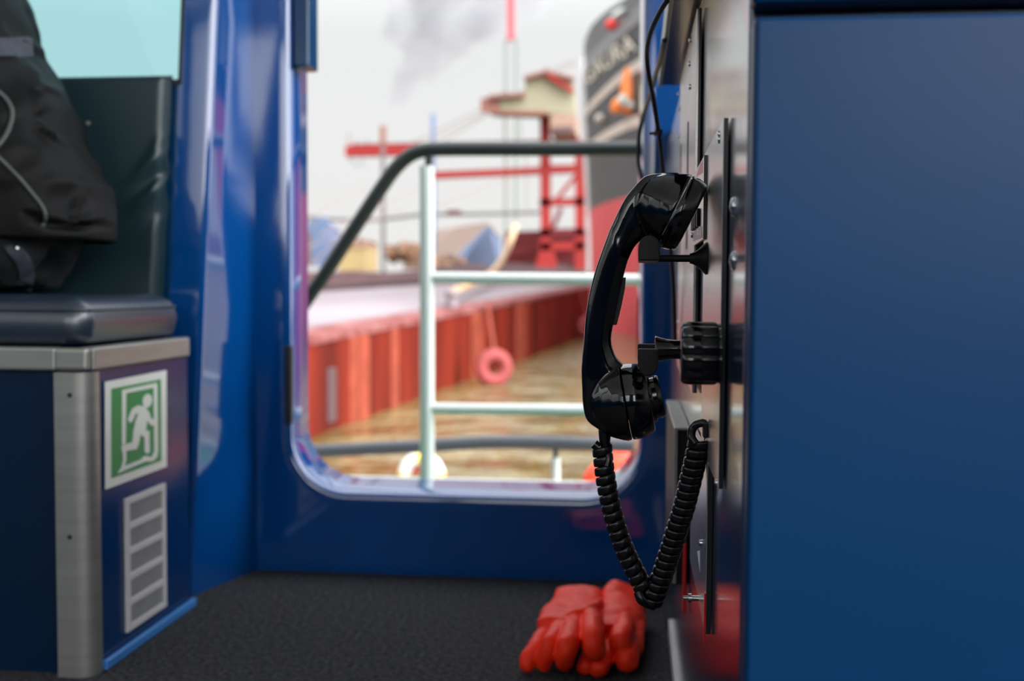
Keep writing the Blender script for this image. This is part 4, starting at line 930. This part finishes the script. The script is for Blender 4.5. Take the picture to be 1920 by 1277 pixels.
def blob(name, px, py, rx, ry, m, rot=0.0):
    u = u_of_px(px); z = -(py - 539) / F * hull_ship(u, 12).y
    b = BM(); c = hull_ship(u, z) + V((-0.2, -0.05, 0)); k_ = c.y / F
    bmesh.ops.create_icosphere(b, subdivisions=3, radius=1.0, matrix=Matrix.Translation(c) @ Matrix.Rotation(rot, 4, 'Y') @ Matrix.Diagonal((rx * k_, 0.35, ry * k_, 1))); return obj(name, b, m, ship)
blob('white_fairlead', 1167, 34, 20, 6, M_white, -0.5); blob('red_mark', 1153, 55, 13, 10, M_red, 0.2); blob('draught_mark', 1128, 226, 9, 9, M_shipline)
u = u_of_px(1176); pA = hull_ship(u, 12.2) + V((-0.4, -0.2, 0)); kA = pA.y / F
pA = atY(1176, 190, pA.y)
anc = bpy.data.objects.new('anchor', None); C.objects.link(anc); anc.parent = ship; anc.matrix_parent_inverse = ship.matrix_world.inverted()
b = BM(); add_tube(b, [atY(1184, 128, pA.y), atY(1181, 150, pA.y), atY(1178, 188, pA.y)], [0.3, 0.42, 0.45], 14); obj('shank', b, M_anchor, anc)
b = BM(); add_tube(b, smooth_path([atY(1150, 212, pA.y), atY(1160, 198, pA.y), atY(1178, 196, pA.y), atY(1198, 206, pA.y), atY(1208, 212, pA.y)], 5), [0.05] + [0.15 + 0.35 * math.sin(PI * q_ / 20) for q_ in range(1, 20)] + [0.05], 14); obj('fluke', b, M_anchor, anc)
b = BM(); bmesh.ops.create_icosphere(b, subdivisions=3, radius=0.30, matrix=Matrix.Translation(atY(1169, 188, pA.y - 0.5))); add_tube(b, [atY(1172, 194, pA.y - 0.5), atY(1192, 199, pA.y - 0.5)], 0.17, 10); obj('shackle', b, M_white, anc)
# ------------------------------------------------------------------ quay, crane, sheds
b = BM(); add_box(b, (-500, 118, WZ - 1), (300, 124, CAM.z + 1.6)); struct('wall_quay', b, M_coal, smooth=False)
b = BM(); v = [b.verts.new(p) for p in ((-700, 124, CAM.z + 1.55), (500, 124, CAM.z + 1.55), (500, 900, CAM.z + 1.55), (-700, 900, CAM.z + 1.55))]; b.faces.new(v); struct('ground', b, M_land)
QY = 150; sc_ = QY / F
def Q(px, py, dy=0.0): return atY(px, py, QY + dy)
crane = thing('gantry_crane', 'red harbour gantry crane with cream machine house on the quay', 'crane', Q(1040, 512))
def qbar(name, a, c, w, m, parent, h=None, dys=(0,)):
    b = BM()
    for dy in dys: add_bar(b, Q(*a, dy), Q(*c, dy), w * sc_, (h or w) * sc_)
    return obj(name, b, m, parent, smooth=False)
qbar('boom', (650, 284), (1096, 276), 22, M_crane, crane, 20, (0,))
qbar('walkway', (660, 272), (1096, 263), 8, M_cranedark, crane, 3)
qbar('lower_boom', (792, 330), (1096, 317), 16, M_crane, crane, 13)
for px in (1022, 1088):
    qbar('leg', (px, 176 if px < 1050 else 262), (px + (2 if px < 1050 else 0), 512), 19, M_crane, crane, 14)
qbar('leg', (1018, 262), (1020, 512), 12, M_cranedark, crane, 10, (14,)); 
for py in (318, 380, 437, 463): qbar('cross_beam', (1012, py), (1096, py - 2), 14, M_crane if py != 437 else M_cranedark, crane, 14)
qbar('brace', (1020, 470), (1052, 390), 8, M_cranedark, crane); qbar('brace', (1090, 318), (1040, 378), 7, M_crane, crane)
qbar('base_beam', (950, 440), (1096, 440), 20, M_cranedark, crane, 10, (4,)); qbar('base_beam', (955, 470), (1096, 468), 20, M_cranedark, crane, 10, (4,)); qbar('sill_beam', (945, 503), (1096, 503), 24, M_dark, crane, 18, (2,))
b = BM(); add_prism(b, [Q(x, y, -2) for x, y in ((1000, 512), (1012, 470), (1034, 470), (1046, 512))], (0, 5, 0)); obj('bogie', b, M_crane, crane, smooth=False)
b = BM(); add_prism(b, [Q(x, y, 9) for x, y in ((948, 434), (1098, 430), (1098, 514), (936, 514))], (0, 5, 0)); obj('hopper', b, M_cranedark, crane, smooth=False)
hp_ = [(919, 184), (945, 182), (982, 177), (985, 150), (1003, 147), (1024, 138), (1074, 150), (1078, 214), (1022, 212), (920, 209)]
b = BM(); add_prism(b, [Q(x, y, -3) for x, y in hp_], (0, 5, 0)); house = obj('machine_house', b, M_house, crane, smooth=False)
b = BM()
for a, c in (((917, 184), (984, 179)), ((983, 149), (1024, 137)), ((1024, 137), (1076, 150)), ((918, 211), (1026, 214)), ((919, 184), (919, 210))): add_bar(b, Q(*a, -3.2), Q(*c, -3.2), 12.6 * 0.2, 5.5 * sc_)
obj('roof_edge', b, M_brown, house, smooth=False)
qbar('mast', (1025, 128), (1022, 180), 6, M_brown, crane, 6); qbar('strut', (1026, 140), (1076, 172), 9, M_crane, crane, 8, (-4,)); qbar('roof_hatch', (938, 179), (954, 178), 8, M_brown, crane, 8)
b = BM(); add_prism(b, [Q(x, y, -4) for x, y in ((1032, 214), (1080, 214), (1080, 248), (1032, 248))], (0, 9, 0)); cabn = obj('operator_cabin', b, M_tan, crane, smooth=False)
b = BM(); add_prism(b, [Q(x, y, -4.3) for x, y in ((1036, 238), (1074, 236), (1074, 246), (1036, 248))], (0, 0.5, 0)); obj('cabin_window', b, M_dark, cabn, smooth=False)
def qline(a, c, r, m, parent, name='stay', dy=0.0, Y=None):
    b = BM(); add_tube(b, [atY(*a, (Y or QY) + dy), atY(*c, (Y or QY) + dy)], r * sc_, 6); return obj(name, b, m, parent)
for a, c in (((920, 196), (762, 274)), ((920, 206), (790, 274)), ((924, 208), (818, 274)), ((1024, 140), (930, 206)), ((946, 210), (946, 262)), ((975, 212), (975, 262)), ((948, 290), (948, 400)), ((985, 290), (988, 400)), ((1080, 120), (1030, 140)), ((1078, 112), (1030, 132))): qline(a, c, 0.9, M_cable, crane)
for px in (654, 668, 688): qline((px, 250 if px < 660 else 262), (px, 276), 1.2, M_brown, crane, 'railing_post')
b = BM(); add_tube(b, [Q(654, 296), Q(668, 310), Q(684, 306), Q(676, 296)], 0.9 * sc_, 6); obj('hanging_hook', b, M_greypole, crane)
# masts and poles
b = BM(); add_bar(b, Q(718, 268, -8), Q(719, 515, -8), 6.5 * sc_); gp = obj('lamp_mast', b, M_greypole, smooth=False); tag(gp, 'grey mast with dark top standing left of the railing post', 'mast')
b = BM(); add_bar(b, Q(718, 236, -8), Q(718, 270, -8), 9 * sc_); obj('mast_head', b, M_brown, gp, smooth=False)
b = BM(); add_bar(b, Q(812, 214, 20), Q(814, 500, 20), 8 * sc_); o = obj('pylon', b, M_bluepole, smooth=False); tag(o, 'slim blue pylon rising just right of the white railing post', 'pylon')
lm = thing('lattice_mast', 'tall red and white lattice mast rising above the crane', 'mast', atY(957, 500, 240))
k2 = 240 / F
for px in (948, 967):
    b = BM(); add_bar(b, atY(px, 74, 240), atY(px, 500, 240), 5 * k2); obj('mast_leg', b, mat('mast_white', (92, 100, 95), 0.6, var=0.05), lm, smooth=False)
b = BM(); add_bar(b, atY(956, -120, 240), atY(958, 75, 240), 13 * k2); obj('red_section', b, mat('mast_red', (150, 62, 68), 0.6, var=0.1, vscale=0.2), lm, smooth=False)
# pipe bridge
b = BM(); add_tube(b, smooth_path([atY(x, y, 175) for x, y in ((560, 405), (620, 411), (700, 412), (760, 406), (800, 402), (900, 401), (1015, 398))], 4), 0.30, 8); pb_ = obj('pipe_bridge', b, M_greypole); tag(pb_, 'thin grey pipe bridge crossing behind the railing at mid height', 'pipe')
b = BM(); add_box(b, atY(838, 403, 174), atY(866, 396, 176)); obj('red_unit', b, M_cranedark, pb_, smooth=False)
for i, (a, c) in enumerate((((560, 412), (690, 348)), ((600, 440), (800, 345)), ((560, 470), (760, 390)), ((820, 385), (960, 330)), ((580, 500), (660, 420)))):
    b = BM(); add_tube(b, [atY(*a, 100), atY(*c, 140)], 0.06, 6); o = obj('overhead_wire', b, M_cable); tag(o, ['thin wire rising from the left doorway edge towards the crane boom', 'thin wire crossing behind the sloping handrail up to the railing post', 'lowest thin wire slanting up from the left edge below the pipe bridge', 'thin wire slanting up right of the railing post under the lower boom', 'steep thin wire over the blue roofed shed at left'][i], 'wire')
# sheds
def shed(name, label, gable, vec, mr, mg):
    """gable: (base_l, apex, base_r, foot_r, foot_l) points; roof swept by VEC"""
    r_ = thing(name, label, 'shed', gable[4]); v_ = V(vec)
    b = BM(); b.faces.new([b.verts.new(p) for p in gable]); q_ = b.faces[:] if False else None; o = obj('gable', b, mg, r_, smooth=False)
    md = o.modifiers.new('solid', 'SOLIDIFY'); md.thickness = 0.2
    b = BM(); g = [V(p) for p in gable]; add_loft(b, [[g[0], g[1], g[1] + V((0, 0.3, 0.4)), g[0] + V((0, 0.3, 0.4))], [p + v_ for p in (g[0], g[1], g[1] + V((0, 0.3, 0.4)), g[0] + V((0, 0.3, 0.4)))]]); add_loft(b, [[g[1], g[2], g[2] + V((0, 0.3, 0.4)), g[1] + V((0, 0.3, 0.4))], [p + v_ for p in (g[1], g[2], g[2] + V((0, 0.3, 0.4)), g[1] + V((0, 0.3, 0.4)))]]); obj('roof', b, mr, r_, smooth=False)
    b = BM(); add_loft(b, [[g[0], g[4]], [g[0] + v_, g[4] + v_]], cap=False, closed=False); add_loft(b, [[g[2], g[3]], [g[2] + v_, g[3] + v_]], cap=False, closed=False); obj('wall', b, M_tan, r_, smooth=False); return r_
g = [atY(853, 482, 160), atY(915, 421, 163), atY(938, 447, 172), atY(938, 505, 172), atY(853, 505, 160)]
vv = atY(808, 437, 200) - atY(915, 421, 163); shed('warehouse', 'tan roofed warehouse with bright blue gable beside the red crane', g, vv, M_roof, M_gable)
g = [atY(583, 437, 160), atY(604, 410, 160), atY(640, 440, 166), atY(640, 500, 166), atY(583, 500, 160)]
shed('shed', 'small shed with blue roof at the left edge of the doorway view', g, (-6, 14, 0.5), M_gable, M_gable)
b = BM(); add_box(b, atY(634, 508, 145), atY(708, 463, 152)); yb = obj('storage_block', b, M_yellowwall, smooth=False); tag(yb, 'pale yellow flat block behind the sloping black handrail', 'building')
b = BM(); add_box(b, atY(632, 464, 144.8), atY(710, 460, 152.2)); obj('roof_edge', b, M_tan, yb, smooth=False)
# brown bushes and heaps
def bush(px, py, rx, ry, Y, label, seed):
    b = BM(); rnd = random.Random(seed); k_ = Y / F
    for i in range(26):
        a, r_ = rnd.random() * 6.28, math.sqrt(rnd.random()); c = atY(px + rx * r_ * math.cos(a), py + ry * 0.7 * r_ * math.sin(a), Y + rnd.uniform(-3, 3))
        bmesh.ops.create_icosphere(b, subdivisions=2, radius=ry * k_ * rnd.uniform(0.3, 0.6), matrix=Matrix.Translation(c))
    for v in b.verts: v.co += V((noise.noise(v.co * 1.2), noise.noise(v.co * 1.2 + V((9, 0, 0))), noise.noise(v.co * 1.2 + V((0, 9, 0))))) * 0.7
    o = obj('bush', b, M_tree); tag(o, label, 'bush', 'bushes along the quay')
bush(668, 464, 34, 14, 158, 'brown bush behind the pale yellow block', 1); bush(758, 474, 32, 20, 158, 'brown bush between the grey mast and the railing post', 2); bush(835, 494, 40, 12, 140, 'low brown bush in front of the tan roofed warehouse', 3)
def heap(pts, Y, label, m):
    b = BM(); add_prism(b, [atY(x, y, Y) for x, y in pts], (0, 5, 0)); o = obj('spoil_heap', b, m, smooth=False); tag(o, label, 'heap', 'heaps on the quay')
heap([(560, 540), (580, 518), (640, 508), (720, 512), (795, 505), (800, 540)], 116, 'dark brown heap along the quay left of the railing post', M_coal)
heap([(800, 540), (815, 500), (870, 492), (930, 502), (1000, 500), (1096, 505), (1096, 540)], 115, 'dark brown heap along the quay at the foot of the red crane', M_dark)
# pale plume of smoke
b = BM(); PYd = 420; kp = PYd / F
for x, y, r_ in ((742, 196, 22), (752, 172, 28), (768, 148, 34), (788, 122, 42), (812, 98, 46), (775, 60, 44), (800, 30, 56), (760, 20, 40), (850, 62, 52), (880, 28, 54), (915, 40, 40), (940, 10, 44), (830, -30, 70), (920, -40, 60), (1000, 8, 28), (1015, -10, 26), (975, -20, 40), (735, 60, 22)):
    bmesh.ops.create_icosphere(b, subdivisions=3, radius=r_ * kp, matrix=Matrix.Translation(atY(x, y, PYd)))
sm = obj('smoke', b, M_white); fuse(sm, 1.2, 6)
nrm_ = [v.normal.copy() for v in sm.data.vertices]
for v, vn in zip(sm.data.vertices, nrm_): v.co += vn * 2.2 * noise.noise(v.co * 0.12)
mv = bpy.data.materials.new('smoke_volume'); mv.use_nodes = True; nt = mv.node_tree
for n in list(nt.nodes): nt.nodes.remove(n)
o_ = nt.nodes.new('ShaderNodeOutputMaterial'); pv = nt.nodes.new('ShaderNodeVolumePrincipled'); tc = nt.nodes.new('ShaderNodeTexCoord'); nn = nt.nodes.new('ShaderNodeTexNoise'); mr = nt.nodes.new('ShaderNodeMapRange')
nn.inputs['Scale'].default_value = 0.08; nn.inputs['Detail'].default_value = 2; mr.inputs['From Min'].default_value = 0.35; mr.inputs['From Max'].default_value = 0.7; mr.inputs['To Min'].default_value = 0.004; mr.inputs['To Max'].default_value = 0.15
pv.inputs['Color'].default_value = (0.40, 0.41, 0.44, 1)
nt.links.new(tc.outputs['Object'], nn.inputs['Vector']); nt.links.new(nn.outputs['Fac'], mr.inputs['Value']); nt.links.new(mr.outputs[0], pv.inputs['Density']); nt.links.new(pv.outputs[0], o_.inputs['Volume'])
sm.data.materials.clear(); sm.data.materials.append(mv); tag(sm, 'pale grey plume of smoke drifting in the white sky', 'smoke', kind='stuff')
# ------------------------------------------------------------------ sky and exposure
w = bpy.data.worlds.new('overcast_sky'); bpy.context.scene.world = w; w.use_nodes = True; nt = w.node_tree; bg = nt.nodes['Background']
tc = nt.nodes.new('ShaderNodeTexCoord'); sx = nt.nodes.new('ShaderNodeSeparateXYZ'); rp_ = nt.nodes.new('ShaderNodeValToRGB')
nt.links.new(tc.outputs['Generated'], sx.inputs[0]); nt.links.new(sx.outputs['Z'], rp_.inputs['Fac']); nt.links.new(rp_.outputs['Color'], bg.inputs['Color'])
e = rp_.color_ramp.elements; e[0].position = 0.0; e[0].color = (0.72, 0.715, 0.70, 1); e[1].position = 1.0; e[1].color = (2.25, 2.3, 2.4, 1)
x = rp_.color_ramp.elements.new(0.22); x.color = (0.71, 0.725, 0.725, 1); x = rp_.color_ramp.elements.new(0.5); x.color = (1.45, 1.47, 1.52, 1)
mm = nt.nodes.new('ShaderNodeMapRange'); mm.interpolation_type = 'SMOOTHSTEP'   # out-of-view sky to starboard boosted, added to brighten the cabin
dt = nt.nodes.new('ShaderNodeVectorMath'); dt.operation = 'DOT_PRODUCT'; dt.inputs[1].default_value = (0.86, -0.5, 0.1); nt.links.new(tc.outputs['Generated'], dt.inputs[0])
mm.inputs['From Min'].default_value = 0.1; mm.inputs['From Max'].default_value = 0.95; mm.inputs['To Min'].default_value = 1.0; mm.inputs['To Max'].default_value = 9.0
nt.links.new(dt.outputs['Value'], mm.inputs['Value']); nt.links.new(mm.outputs[0], bg.inputs['Strength'])
sn_ = bpy.context.scene; vs_ = sn_.view_settings
vs_.view_transform = 'Standard'; vs_.look = 'None'; vs_.exposure = 0.25; vs_.gamma = 1.0; vs_.use_curve_mapping = False
sn_.cycles.max_bounces = 10; sn_.cycles.diffuse_bounces = 5; sn_.cycles.glossy_bounces = 6; sn_.cycles.transparent_max_bounces = 12; sn_.cycles.volume_bounces = 1
sn_.cycles.sample_clamp_indirect = 6.0; sn_.cycles.use_denoising = True; sn_.cycles.caustics_reflective = False
